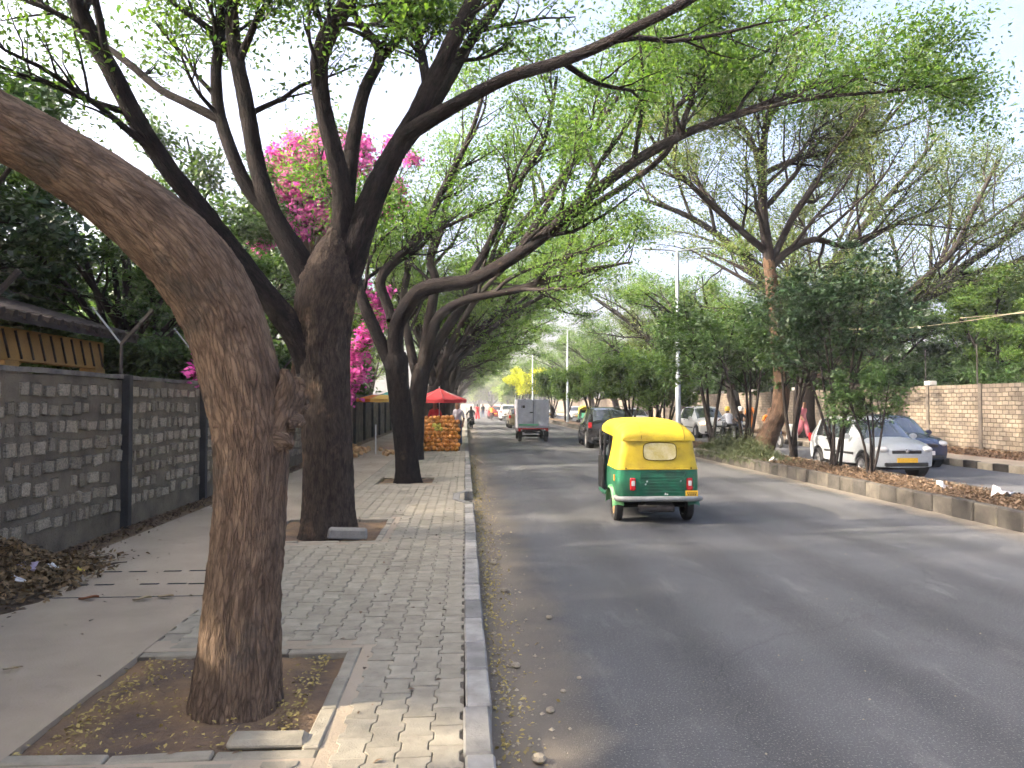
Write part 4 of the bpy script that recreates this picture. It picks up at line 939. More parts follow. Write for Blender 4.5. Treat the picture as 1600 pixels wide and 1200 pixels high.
M_LIT = lit_mat('lit_headlamp', (1.0, 0.5, 0.15), 1.2)

def add_wheel(root, x, y, r, w, side, rim=M_RIM, hub=0.62):
    """side: +1 outer face towards +X."""
    t = MB().lathe([(r * 0.62, -w / 2), (r * 0.9, -w / 2), (r, -w * 0.32), (r, w * 0.32), (r * 0.9, w / 2), (r * 0.62, w / 2), (r * 0.60, 0), (r * 0.62, -w / 2)], 22, 'X').obj('tyre', M_BLACK, None, smooth=40)
    o = t; o.name = 'wheel'; o.parent = root; o.location = (x, y, r)
    s = side; k = r * hub
    m = MB().lathe([(0.0, s * w * 0.30), (k * 0.25, s * w * 0.33), (k * 0.3, s * w * 0.22), (k * 0.85, s * w * 0.30), (k, s * w * 0.42), (k * 1.01, s * w * 0.1), (0.0, s * w * 0.05)], 20, 'X')
    for q in range(8):
        a = q * math.pi / 4; m.box((s * w * 0.30, math.cos(a) * k * 0.55, math.sin(a) * k * 0.55), (w * 0.10, k * 0.16, k * 0.72), M=Matrix.Rotation(a - math.pi / 2, 3, 'X'))
    m.obj('rim', rim, o, smooth=40)
    return o

def car(name, label, color, st, glass, wheels, loc, rz, L, hw, lamps, group=None, plate=M_PLATE, extra=None, stop_bottom=0.26):
    """st: stations (y, z belt, half width belt, z roof, half width roof); front is +Y."""
    root = thing(name, label, 'car', loc, rz, group)
    rw = wheels['r']
    ys = [s[0] for s in st]
    def itp(y):
        for a, b in zip(st[:-1], st[1:]):
            if a[0] <= y <= b[0]:
                t = (y - a[0]) / (b[0] - a[0] + 1e-9); return [a[k] + (b[k] - a[k]) * t for k in range(5)]
        return list(st[0] if y < st[0][0] else st[-1])
    yy = set(ys)
    for wy in wheels['y']:
        for k in range(-4, 5): yy.add(wy + (rw + 0.07) * math.sin(k / 4 * math.pi / 2))
    yy = sorted(y for y in yy if ys[0] <= y <= ys[-1])
    rows = []
    for y in yy:
        _, zb, hb, zt, ht = itp(y)
        z0 = stop_bottom
        for wy in wheels['y']:
            d = abs(y - wy)
            if d < rw + 0.0701: z0 = max(z0, rw + math.sqrt(max(0, (rw + 0.07) ** 2 - d * d)))
        e = min(1.0, (y - ys[0]) / 0.25 + 0.72, (ys[-1] - y) / 0.30 + 0.70)
        hl = hb * min(1.0, e + 0.04)
        zm = (z0 + zb) * 0.5 if z0 < zb * 0.7 else z0 + (zb - z0) * 0.4
        right = [(hl * 0.86, z0), (hl * 0.985, z0 + 0.02), (hl * 1.02, zm), (hl * 1.0, zb - 0.06), (hb * min(1, e + .02) * 0.965, zb), (ht, zt - 0.05), (ht * 0.86, zt), (ht * 0.45, zt + 0.025), (0, zt + 0.032)]
        rows.append([Vector((x, y, z)) for x, z in right] + [Vector((-x, y, z)) for x, z in reversed(right[:-1])])
    n = len(rows[0]); body = MB(); G = {(k, s_): MB() for k, gv in glass.items() for s_ in ((0,) if gv[2] == 'top' else (-1, 1))}
    for i in range(len(rows) - 1):
        ym = (yy[i] + yy[i + 1]) / 2
        for k in range(n - 1):
            q = [rows[i][k], rows[i][k + 1], rows[i + 1][k + 1], rows[i + 1][k]]; tgt = body
            for gname, (a, b, kind) in glass.items():
                if a <= ym <= b and ((kind == 'side' and k in (4, n - 6)) or (kind == 'top' and 5 <= k <= n - 7)): tgt = G[(gname, 0 if kind == 'top' else (1 if k == 4 else -1))]
            tgt.add(q, [(0, 1, 2, 3)])
    body.add(rows[0], [tuple(range(n))]).add(rows[-1], [tuple(reversed(range(n)))])
    body.add([rows[0][0], rows[0][-1], rows[-1][-1], rows[-1][0]], [(0, 1, 2, 3)])
    body.obj('body', color, root, smooth=32)
    for gname, m in G.items():
        o = m.obj('windscreen' if 'screen' in gname[0] else 'window', M_GLASS, root, smooth=30)
    MB().box((0, (ys[0] + ys[-1]) / 2, 0.30), (hw * 1.6, L * 0.92, 0.2)).obj('underbody', M_DARK, root)
    for wy in wheels['y']:
        for s in (-1, 1):
            MB().lathe([(0, 0), (rw + 0.06, 0), (rw + 0.06, -s * 0.22), (0, -s * 0.22)], 18, 'X', (s * (hw - 0.09), wy, rw)).obj('wheel_arch', M_DARK, root)
            add_wheel(root, s * (hw - 0.085), wy, rw, 0.18, s)
    f, b = ys[-1], ys[0]
    for s in (-1, 1):
        o = MB().lathe([(0, 0.10), (0.6, 0.075), (0.95, 0.02), (1.0, -0.05), (0, -0.1)], 14, 'Y').obj('headlight', M_LENS if not lamps.get('lit') else M_LIT, root, smooth=60)
        o.scale = (0.17, 1.0, 0.085); o.location = (s * hw * lamps['fx'], f - lamps.get('fin', 0.10), lamps['fz']); o.rotation_euler = (0, 0, -s * 0.45)
        o = MB().box((0, 0, 0), (0.16, 0.10, lamps.get('rh', 0.24))).obj('taillight', M_RED, root, bevel=0.02); o.location = (s * hw * 0.86, b + 0.07, lamps['rz']); o.rotation_euler = (0, 0, s * 0.35)
        o = MB().lathe([(0, -0.06), (0.09, -0.04), (0.11, 0.02), (0.09, 0.05), (0, 0.055)], 10, 'Y').obj('mirror', color, root, smooth=50); o.location = (s * (hw + 0.09), lamps['my'], lamps['mz']); o.scale = (1, 1, 0.7)
        for hy in lamps.get('handles', (0.0,)):
            o = MB().box((s * (hw * 1.005), hy, lamps['mz'] - 0.12), (0.03, 0.16, 0.03)).obj('door_handle', M_PLASTIC, root, bevel=0.008)
        MB().box((s * (hw * 1.015), 0.05, 0.55), (0.025, L * 0.42, 0.06)).obj('side_strip', M_PLASTIC, root, bevel=0.008)
    MB().box((0, f - 0.015, 0.64), (hw * 0.95, 0.05, 0.10)).obj('grille', M_PLASTIC, root, bevel=0.02)
    MB().lathe([(0, 0.02), (0.05, 0.015), (0.055, 0), (0, -0.01)], 12, 'Y', (0, f + 0.02, 0.66)).obj('badge', M_CHROME, root)
    MB().box((0, f - 0.04, 0.33), (hw * 1.35, 0.12, 0.10)).obj('air_intake', M_PLASTIC, root, bevel=0.02)
    MB().box((0, f + 0.025, 0.44), (0.52, 0.02, 0.115)).obj('number_plate', plate, root)
    MB().box((0, b - 0.02, 0.60), (0.52, 0.02, 0.115)).obj('number_plate', plate, root)
    MB().box((0, b + 0.03, 0.40), (hw * 1.6, 0.14, 0.14)).obj('bumper', M_PLASTIC if lamps.get('dark_bumper') else color, root, bevel=0.03)
    if extra: extra(root)
    return root

HATCH = [(-1.82, 0.86, 0.66, 0.90, 0.50), (-1.74, 0.92, 0.74, 1.05, 0.58), (-1.45, 0.94, 0.79, 1.40, 0.60), (-1.0, 0.93, 0.81, 1.46, 0.62), (-0.35, 0.92, 0.82, 1.475, 0.63), (0.25, 0.91, 0.82, 1.44, 0.62),
         (0.42, 0.905, 0.82, 1.38, 0.61), (1.02, 0.90, 0.80, 0.955, 0.66), (1.35, 0.84, 0.78, 0.90, 0.62), (1.70, 0.74, 0.72, 0.80, 0.54), (1.82, 0.62, 0.64, 0.68, 0.46)]
G_HATCH = {'rear_screen': (-1.74, -1.45, 'top'), 'front_screen': (0.42, 1.02, 'top'), 'side_a': (-1.36, -0.42, 'side'), 'side_b': (-0.33, 0.55, 'side')}
SUVS = [(-2.0, 0.90, 0.76, 0.96, 0.60), (-1.93, 0.98, 0.84, 1.15, 0.66), (-1.72, 1.0, 0.88, 1.56, 0.66), (-1.2, 1.0, 0.89, 1.64, 0.68), (-0.3, 0.99, 0.90, 1.66, 0.69), (0.35, 0.98, 0.90, 1.62, 0.68),
        (0.5, 0.98, 0.90, 1.56, 0.67), (1.12, 0.98, 0.88, 1.06, 0.72), (1.6, 0.92, 0.86, 1.0, 0.68), (1.92, 0.80, 0.80, 0.88, 0.6), (2.02, 0.66, 0.72, 0.74, 0.54)]
G_SUV = {'rear_screen': (-1.93, -1.72, 'top'), 'front_screen': (0.5, 1.12, 'top'), 'side_a': (-1.6, -0.42, 'side'), 'side_b': (-0.3, 0.62, 'side')}
hl = dict(fx=0.72, fz=0.70, rz=0.86, my=0.62, mz=0.98, handles=(-0.55, 0.22))
sl = dict(fx=0.76, fz=0.80, rz=0.95, my=0.72, mz=1.06, handles=(-0.6, 0.2), dark_bumper=True)
W_H = dict(r=0.285, y=(-1.18, 1.18)); W_S = dict(r=0.345, y=(-1.28, 1.28))
M_SILVER = paint('silver_paint', (0.36, 0.385, 0.40), 0.32, 0.5); M_NAVY = paint('navy_paint', (0.035, 0.05, 0.10), 0.25, 0.6)
M_CARBLK = paint('black_paint', (0.018, 0.018, 0.02), 0.22, 0.7); M_WHITE = paint('white_paint', (0.58, 0.58, 0.57), 0.35, 0.4)
M_OLIVE = paint('olive_paint', (0.16, 0.14, 0.08)); M_MAROON = paint('maroon_paint', (0.22, 0.03, 0.035))
car('hatchback', 'silver hatchback with yellow number plate coming towards the camera beyond the median', M_SILVER, HATCH, G_HATCH, W_H, (10.9, 19.4, 0.0), math.pi, 3.64, 0.82, hl)
car('hatchback', 'dark navy car half hidden behind the silver hatchback', M_NAVY, HATCH, G_HATCH, W_H, (12.95, 21.9, 0.0), math.pi + 0.03, 3.64, 0.82, hl, plate=M_WPLATE)
def rails(root):
    for s in (-1, 1): MB().tube([(s * 0.62, -1.5, 1.66), (s * 0.64, -1.3, 1.72), (s * 0.64, 0.1, 1.72), (s * 0.62, 0.3, 1.66)], 0.02, 6).obj('roof_rail', M_CHROME, root)
car('suv', 'black car driving away between the mini truck and the yellow rickshaw', M_CARBLK, SUVS, G_SUV, W_S, (5.95, 31.6, 0.0), -0.05, 4.02, 0.9, sl, plate=M_WPLATE, extra=rails)
car('suv', 'white car with glowing amber headlamps on the opposite road', M_WHITE, SUVS, G_SUV, W_S, (13.1, 39.8, 0.0), math.pi, 4.02, 0.9, dict(sl, lit=True), plate=M_WPLATE)
car('suv', 'white car far down the road left of the mini truck', M_WHITE, SUVS, G_SUV, W_S, (4.55, 80, 0.0), 0, 4.02, 0.9, sl, plate=M_WPLATE)
car('hatchback', 'olive car mostly hidden ahead of the mini truck', M_OLIVE, HATCH, G_HATCH, W_H, (4.0, 56, 0.0), 0, 3.64, 0.82, hl)
car('hatchback', 'small maroon car far ahead beside the white car', M_MAROON, HATCH, G_HATCH, W_H, (3.55, 90, 0.0), 0, 3.64, 0.82, hl)
for i, (x, y, cm, lb) in enumerate([(12.3, 53, M_WHITE, 'white car beyond the median right of the black car roof'), (11.3, 62, M_SILVER, 'silver car beyond the median above the black car'), (12.6, 84, M_WHITE, 'distant white car seen through the median trunks'), (11.2, 98, M_SILVER, 'distant silver car beyond the median bushes')]):
    car('hatchback', lb, cm, HATCH, G_HATCH, W_H, (x, y, 0.0), math.pi, 3.64, 0.82, hl, group='cars far down the opposite road')

# ---------------- auto rickshaw
M_YEL = mat('yellow_canvas', (0.56, 0.42, 0.02), (0.42, 0.30, 0.026), scale=3.5, rough=0.55, spec=0.35, bump=0.018, bscale=5, detail=9)
M_GRN = mat('green_enamel', (0.010, 0.145, 0.072), (0.022, 0.075, 0.045), scale=4.5, rough=0.38, spec=0.4, coat=0.2, detail=8)
M_GRNLIT = mat('sunlit_green_enamel', (0.22, 0.38, 0.17), (0.05, 0.24, 0.10), scale=6, rough=0.45)  # paler copy of the green: sunlight on the left mudguard put into its colour
M_CLEAR = mat('cloudy_plastic', (0.56, 0.50, 0.28), (0.44, 0.36, 0.12), scale=9, rough=0.25, spec=0.5)
M_GREYB = mat('grey_bumper', (0.25, 0.26, 0.25), (0.16, 0.165, 0.16), scale=8, rough=0.5, spec=0.4)
M_BROWNRIM = mat('brown_rim', (0.42, 0.27, 0.14), (0.25, 0.15, 0.08), scale=9, rough=0.55, metal=0.2)  # mottled orange-brown rim colour
M_SEAM = mat('dark_seam', (0.10, 0.075, 0.01), scale=9, rough=0.8)
M_SEAT = mat('black_vinyl', (0.03, 0.03, 0.03), (0.02, 0.02, 0.02), scale=6, rough=0.5)
def u_ring(hw, yb, yf, z, rc=0.13, n=6):
    """Plan outline open to the front: left side, round the back, right side."""
    p = [Vector((-hw, yf, z)), Vector((-hw, (yf + yb) / 2 + 0.1, z))]
    for k in range(n + 1):
        a = math.pi + k / n * math.pi / 2; p.append(Vector((-hw + rc + rc * math.cos(a), yb + rc + rc * math.sin(a), z)))
    p += [Vector((-hw * 0.33, yb - 0.012, z)), Vector((hw * 0.33, yb - 0.012, z))]
    for k in range(n + 1):
        a = 1.5 * math.pi + k / n * math.pi / 2; p.append(Vector((hw - rc + rc * math.cos(a), yb + rc + rc * math.sin(a), z)))
    return p + [Vector((hw, (yf + yb) / 2 + 0.1, z)), Vector((hw, yf, z))]
def rickshaw(label, loc, rz):
    r = thing('auto_rickshaw', label, 'auto rickshaw', loc, rz)
    # green tub round the rear
    rows = [u_ring(0.60, -0.44, 0.42, 0.40), u_ring(0.635, -0.465, 0.44, 0.47), u_ring(0.64, -0.47, 0.45, 0.65), u_ring(0.635, -0.465, 0.45, 0.80), u_ring(0.628, -0.46, 0.45, 0.845)]
    tub = MB().grid(rows).obj('rear_body', M_GRN, r, smooth=40)
    for z in (0.50, 0.545, 0.59, 0.635, 0.68, 0.725): MB().tube([(-0.30, -0.484, z), (0.42, -0.484, z)], 0.006, 5).obj('pressed_rib', M_GRN, tub)
    fr = [(-0.28, 0.45), (0.40, 0.45), (0.40, 0.80), (-0.28, 0.80), (-0.28, 0.45)]
    MB().tube([(x, -0.483, z) for x, z in fr], 0.006, 5).obj('hatch_edge', M_GRN, tub)
    # yellow rear canopy
    rows = [u_ring(0.632, -0.468, 0.40, 0.835), u_ring(0.628, -0.462, 0.38, 0.87), u_ring(0.605, -0.455, 0.33, 1.0), u_ring(0.578, -0.448, 0.30, 1.15), u_ring(0.56, -0.435, 0.30, 1.30), u_ring(0.55, -0.42, 0.30, 1.36)]
    can = MB().grid(rows).obj('canopy', M_YEL, r, smooth=50)
    MB().tube([p + Vector((0, -0.002, 0.0)) for p in u_ring(0.634, -0.470, 0.40, 0.845)], 0.007, 5).obj('hem', M_YEL, can)
    # roof
    rows = []
    for y, w, zt, zs in [(-0.475, 0.555, 1.315, 1.275), (-0.47, 0.565, 1.37, 1.285), (-0.43, 0.568, 1.43, 1.29), (-0.32, 0.57, 1.50, 1.30), (-0.1, 0.575, 1.555, 1.31), (0.3, 0.58, 1.60, 1.325), (0.8, 0.575, 1.615, 1.34), (1.3, 0.55, 1.60, 1.36), (1.62, 0.52, 1.55, 1.37), (1.74, 0.49, 1.47, 1.38)]:
        row = []
        for k in range(15):
            a = math.pi * k / 14; c, s = math.cos(a), math.sin(a)
            row.append(Vector((-w * math.copysign(abs(c) ** 0.55, c), y, zs + (zt - zs) * abs(s) ** 0.62)))
        rows.append(row)
    roof = MB().grid(rows); roof.add(rows[0], [tuple(range(15))]); roof = roof.obj('roof', M_YEL, r, smooth=50)
    for x in (-0.26, 0.40): MB().tube([(x, rows[i][0].y - 0.002, max(p.z for p in rows[i]) * 1.0 - (0.012 if i < 2 else 0.006) * (1 + abs(x))) for i in range(0, 5)], 0.004, 4).obj('seam', M_SEAM, roof)
    # rear window of cloudy plastic
    w = []
    for k in range(28):
        a = 2 * math.pi * k / 28; c, s = math.cos(a), math.sin(a)
        w.append((0.02 + 0.255 * math.copysign(abs(c) ** 0.45, c), 1.115 + 0.135 * math.copysign(abs(s) ** 0.5, s)))
    yb = lambda z: -0.478 + (z - 0.98) * 0.063
    MB().add([Vector((x, yb(z), z)) for x, z in w] + [Vector((0.02, yb(1.115), 1.115))], [(k, (k + 1) % 28, 28) for k in range(28)]).obj('rear_window', M_CLEAR, r)
    MB().tube([(x, yb(z) - 0.002, z) for x, z in w + w[:1]], 0.006, 5).obj('window_seam', M_SEAM, r)
    # lamps, plate, bumper
    for x in (-0.40, 0.47):
        l = MB().box((x, -0.49, 0.62), (0.088, 0.05, 0.19)).obj('taillight', M_RED, r, bevel=0.014)
        MB().box((x, -0.517, 0.635), (0.05, 0.01, 0.075)).obj('reversing_lens', M_LENS, l, bevel=0.004)
    p = MB().box((0.50, -0.505, 0.475), (0.19, 0.014, 0.095)).obj('number_plate', M_PLATE, r, bevel=0.004)
    for k in range(5): MB().box((0.435 + k * 0.032, -0.514, 0.488), (0.016, 0.003, 0.022)).obj('plate_mark', M_DARK, p)
    for k in range(4): MB().box((0.45 + k * 0.034, -0.514, 0.458), (0.018, 0.003, 0.022)).obj('plate_mark', M_DARK, p)
    for x, z in ((-0.18, 0.66), (-0.20, 0.62), (0.10, 0.47), (0.13, 0.46), (0.34, 0.67)): MB().box((x, -0.484, z), (0.022, 0.003, 0.03), M=Matrix.Rotation(0.6, 3, 'Y')).obj('sticker', M_LENS, tub)
    MB().tube([(-0.62, -0.30, 0.40), (-0.64, -0.46, 0.40), (-0.55, -0.515, 0.40), (0.55, -0.515, 0.40), (0.64, -0.46, 0.40), (0.62, -0.30, 0.40)], 0.042, 8).obj('bumper', M_GREYB, r, smooth=60)
    MB().box((-0.643, -0.26, 0.70), (0.012, 0.06, 0.09)).obj('side_reflector', M_AMBER, r)
    for x in (-0.5, -0.25, 0.0, 0.25, 0.5): MB().lathe([(0, 0.008), (0.012, 0.004), (0.012, 0)], 8, 'Y', (x, -0.478, 0.86)).obj('stud', M_DARK, can)
    # rear mudguards and wheels
    for s in (-1, 1):
        rows = []
        for k in range(9):
            a = math.pi * (0.02 + 0.96 * k / 8); y, z = 0.31 * math.cos(a), 0.25 + 0.31 * math.sin(a)
            rows.append([Vector((s * 0.50, y, z)), Vector((s * 0.60, y * 1.02, z + 0.02)), Vector((s * 0.665, y * 1.03, z + 0.005)), Vector((s * 0.68, y * 1.03, z - 0.03))])
        MB().grid(rows).obj('mudguard', M_GRNLIT if s < 0 else M_GRN, r, smooth=50)
        add_wheel(r, s * 0.555, 0.0, 0.245, 0.125, s, M_BROWNRIM, 0.68)
        MB().tube([(s * 0.66, 0.30, 0.40), (s * 0.64, 0.75, 0.36), (s * 0.60, 1.35, 0.36)], 0.035, 6).obj('side_sill', M_GRN, r)
        MB().tube([(s * 0.60, 1.30, 0.40), (s * 0.585, 1.38, 0.9), (s * 0.55, 1.55, 1.38)], 0.03, 6).obj('windscreen_pillar', M_PLASTIC, r)
        MB().tube([(s * 0.60, 0.45, 0.85), (s * 0.575, 0.40, 1.33)], 0.025, 6).obj('canopy_post', M_PLASTIC, r)
        MB().tube([(s * 0.59, 1.05, 0.40), (s * 0.575, 0.95, 1.34)], 0.022, 6).obj('door_post', M_PLASTIC, r)
        MB().box((s * 0.60, 1.25, 0.66), (0.03, 0.42, 0.56)).obj('side_panel', M_DARK, r, bevel=0.01)
    # cab floor, seats, front
    MB().box((0, 0.75, 0.36), (1.16, 1.5, 0.06)).obj('floor', M_DARK, r)
    MB().box((0, -0.02, 0.62), (1.1, 0.5, 0.16)).obj('passenger_seat', M_SEAT, r, bevel=0.04)
    MB().box((0, -0.30, 0.90), (1.1, 0.12, 0.46)).obj('backrest', M_SEAT, r, bevel=0.04)
    MB().box((0, 0.98, 0.60), (0.80, 0.36, 0.14)).obj('driver_seat', M_SEAT, r, bevel=0.04)
    MB().box((0, 0.78, 0.82), (0.85, 0.08, 0.36)).obj('driver_backrest', M_SEAT, r, bevel=0.03)
    rows = [[Vector((x * k, y, z)) for x, y in ((-0.60, 1.32), (-0.5, 1.62), (-0.22, 1.86), (0.22, 1.86), (0.5, 1.62), (0.60, 1.32))] for z, k in ((0.36, 0.86), (0.5, 1.0), (0.92, 0.97))]
    MB().grid(rows).obj('front_shell', M_GRN, r, smooth=40)
    gl = bpy.data.materials.get('thin_windscreen') or bpy.data.materials.new('thin_windscreen'); gl.use_nodes = True
    bb = gl.node_tree.nodes['Principled BSDF']; bb.inputs['Transmission Weight'].default_value = 1; bb.inputs['Roughness'].default_value = 0.02; bb.inputs['IOR'].default_value = 1.05; bb.inputs['Base Color'].default_value = (0.85, 0.92, 0.92, 1)
    MB().grid([[Vector((-0.57, 1.40, 0.92)), Vector((-0.2, 1.80, 0.92)), Vector((0.2, 1.80, 0.92)), Vector((0.57, 1.40, 0.92))], [Vector((-0.5, 1.52, 1.40)), Vector((-0.18, 1.72, 1.42)), Vector((0.18, 1.72, 1.42)), Vector((0.5, 1.52, 1.40))]]).obj('windscreen', gl, r)
    MB().tube([(-0.32, 1.36, 1.0), (0, 1.46, 0.95), (0.32, 1.36, 1.0)], 0.018, 6).obj('handlebar', M_PLASTIC, r)
    add_wheel(r, 0.0, 1.78, 0.245, 0.115, 1, M_BROWNRIM, 0.68)
    MB().tube([(-0.56, 0, 0.25), (0.56, 0, 0.25)], 0.045, 8).obj('axle', M_DARK, r)
    MB().box((0.02, -0.22, 0.28), (0.46, 0.34, 0.20)).obj('engine', M_DARK, r, bevel=0.03)
    MB().tube([(-0.30, -0.40, 0.24), (0.25, -0.40, 0.24)], 0.055, 10).obj('silencer', M_IRON, r, smooth=40)
    return r
rickshaw('yellow and green auto rickshaw driving away in the near lane', (2.95, 11.55, 0.0), R(-1.2))
# far rickshaw across the median: the same kind, seen from the front
far_r = thing('auto_rickshaw', 'distant orange-yellow auto rickshaw on the opposite road above the black car', 'auto rickshaw', (11.9, 73, 0.0), math.pi)
src = [o for o in C.objects if o.name == 'auto_rickshaw'][0]
for ch in list(src.children): copy_tree(ch, far_r)

# ---------------- white box mini truck
M_BOX = mat('white_box_panel', (0.52, 0.53, 0.59), (0.40, 0.41, 0.46), scale=3, rough=0.5, spec=0.4)
M_BOXE = mat('box_edge_trim', (0.42, 0.43, 0.46), (0.33, 0.34, 0.36), scale=5, rough=0.5)
M_GSTR = mat('green_stripe', (0.10, 0.38, 0.22), (0.2, 0.45, 0.3), scale=9, rough=0.5)
tk = thing('mini_truck', 'white box mini truck with twin rear doors driving away in the near lane', 'truck', (3.27, 35.4, 0.0), -0.02)
MB().box((0, 1.15, 1.33), (1.52, 2.3, 1.40)).obj('cargo_box', M_BOX, tk, bevel=0.015)
for s in (-1, 1):
    d = MB().box((s * 0.375, -0.012, 1.36), (0.735, 0.024, 1.30)).obj('door', M_BOX, tk, bevel=0.006)
    for k in range(5): MB().box((s * (0.10 + k * 0.14), -0.028, 1.40), (0.018, 0.014, 1.15)).obj('pressed_rib', M_BOX, d)
    MB().box((s * 0.75, 0.0, 1.33), (0.04, 0.05, 1.42)).obj('corner_trim', M_BOXE, tk, bevel=0.008)
    for z in (0.85, 1.35, 1.85): MB().box((s * 0.715, -0.03, z), (0.06, 0.02, 0.05)).obj('hinge', M_BOXE, d)
    MB().box((s * 0.66, -0.06, 0.55), (0.12, 0.06, 0.10)).obj('taillight', M_RED, tk, bevel=0.01)
    for y in (0.25, 2.75): add_wheel(tk, s * 0.63, y, 0.27, 0.16, s)
    MB().box((s * 0.63, -0.02, 0.36), (0.22, 0.02, 0.26)).obj('mud_flap', M_BLACK, tk)
MB().box((0.0, -0.03, 1.36), (0.02, 0.02, 1.28)).obj('door_gap', M_DARK, tk)
MB().box((-0.08, -0.045, 1.40), (0.16, 0.03, 0.05)).obj('latch', M_DARK, tk)
MB().box((-0.48, -0.028, 1.68), (0.16, 0.01, 0.13)).obj('vent_plate', M_IRON, tk)
MB().box((-0.22, -0.038, 0.80), (0.96, 0.008, 0.10)).obj('green_stripe', M_GSTR, tk)
MB().box((0, -0.01, 0.62), (1.46, 0.10, 0.06)).obj('red_tail_bar', M_RED, tk)
MB().box((0, 1.4, 0.48), (0.8, 3.2, 0.16)).obj('chassis', M_DARK, tk)
MB().box((0, -0.06, 0.47), (0.5, 0.03, 0.14)).obj('number_plate', M_PLASTIC, tk)
MB().tube([(-0.62, 0.25, 0.27), (0.62, 0.25, 0.27)], 0.05, 8).obj('axle', M_DARK, tk)
cabr = [[Vector((x, y, z)) for y, z in ((2.35, 0.42), (2.35, 1.75), (2.6, 1.82), (3.1, 1.74), (3.42, 1.1), (3.52, 0.9), (3.52, 0.42))] for x in (-0.73, -0.70, 0.70, 0.73)]
MB().grid(cabr).obj('cab', M_WHITE, tk, smooth=35)
MB().add([Vector((-0.6, 3.14, 1.72)), Vector((0.6, 3.14, 1.72)), Vector((0.64, 3.44, 1.12)), Vector((-0.64, 3.44, 1.12))], [(0, 1, 2, 3)]).obj('windscreen', M_GLASS, tk)
for s in (-1, 1): MB().box((s * 0.735, 2.85, 1.38), (0.01, 0.55, 0.42)).obj('window', M_GLASS, tk)

# ------------------------------------------------------------------ people
M_SKIN = mat('skin', (0.20, 0.105, 0.06), (0.16, 0.085, 0.05), scale=8, rough=0.6)
M_HAIR = mat('black_hair', (0.012, 0.01, 0.01), (0.008, 0.007, 0.007), scale=20, rough=0.5)
def cloth(name, c): return mat('cloth_' + name, c, tuple(x * 0.8 for x in c), scale=9, rough=0.85, bump=0.01, bscale=14)
POSES = {
 'stand': dict(hip=(0, 0, .92), chest=(0, 0, 1.36), head=(0, .03, 1.62), lk=(-.11, .02, .49), rk=(.11, .02, .49), lf=(-.12, -.02, .06), rf=(.12, -.02, .06), le=(-.25, -.03, 1.12), re=(.25, -.03, 1.12), lh=(-.26, .08, .88), rh=(.26, .08, .88)),
 'walk': dict(hip=(0, 0, .91), chest=(0, .03, 1.35), head=(0, .07, 1.61), lk=(-.10, .16, .50), rk=(.10, -.02, .48), lf=(-.10, .22, .07), rf=(.10, -.32, .10), le=(-.24, -.10, 1.12), re=(.24, .06, 1.12), lh=(-.23, -.14, .90), rh=(.22, .22, .95)),
 'ride': dict(hip=(0, -.12, .80), chest=(0, .04, 1.22), head=(0, .12, 1.50), lk=(-.21, .30, .66), rk=(.21, .30, .66), lf=(-.20, .10, .28), rf=(.20, .10, .28), le=(-.31, .20, 1.06), re=(.31, .20, 1.06), lh=(-.30, .46, .98), rh=(.30, .46, .98))}
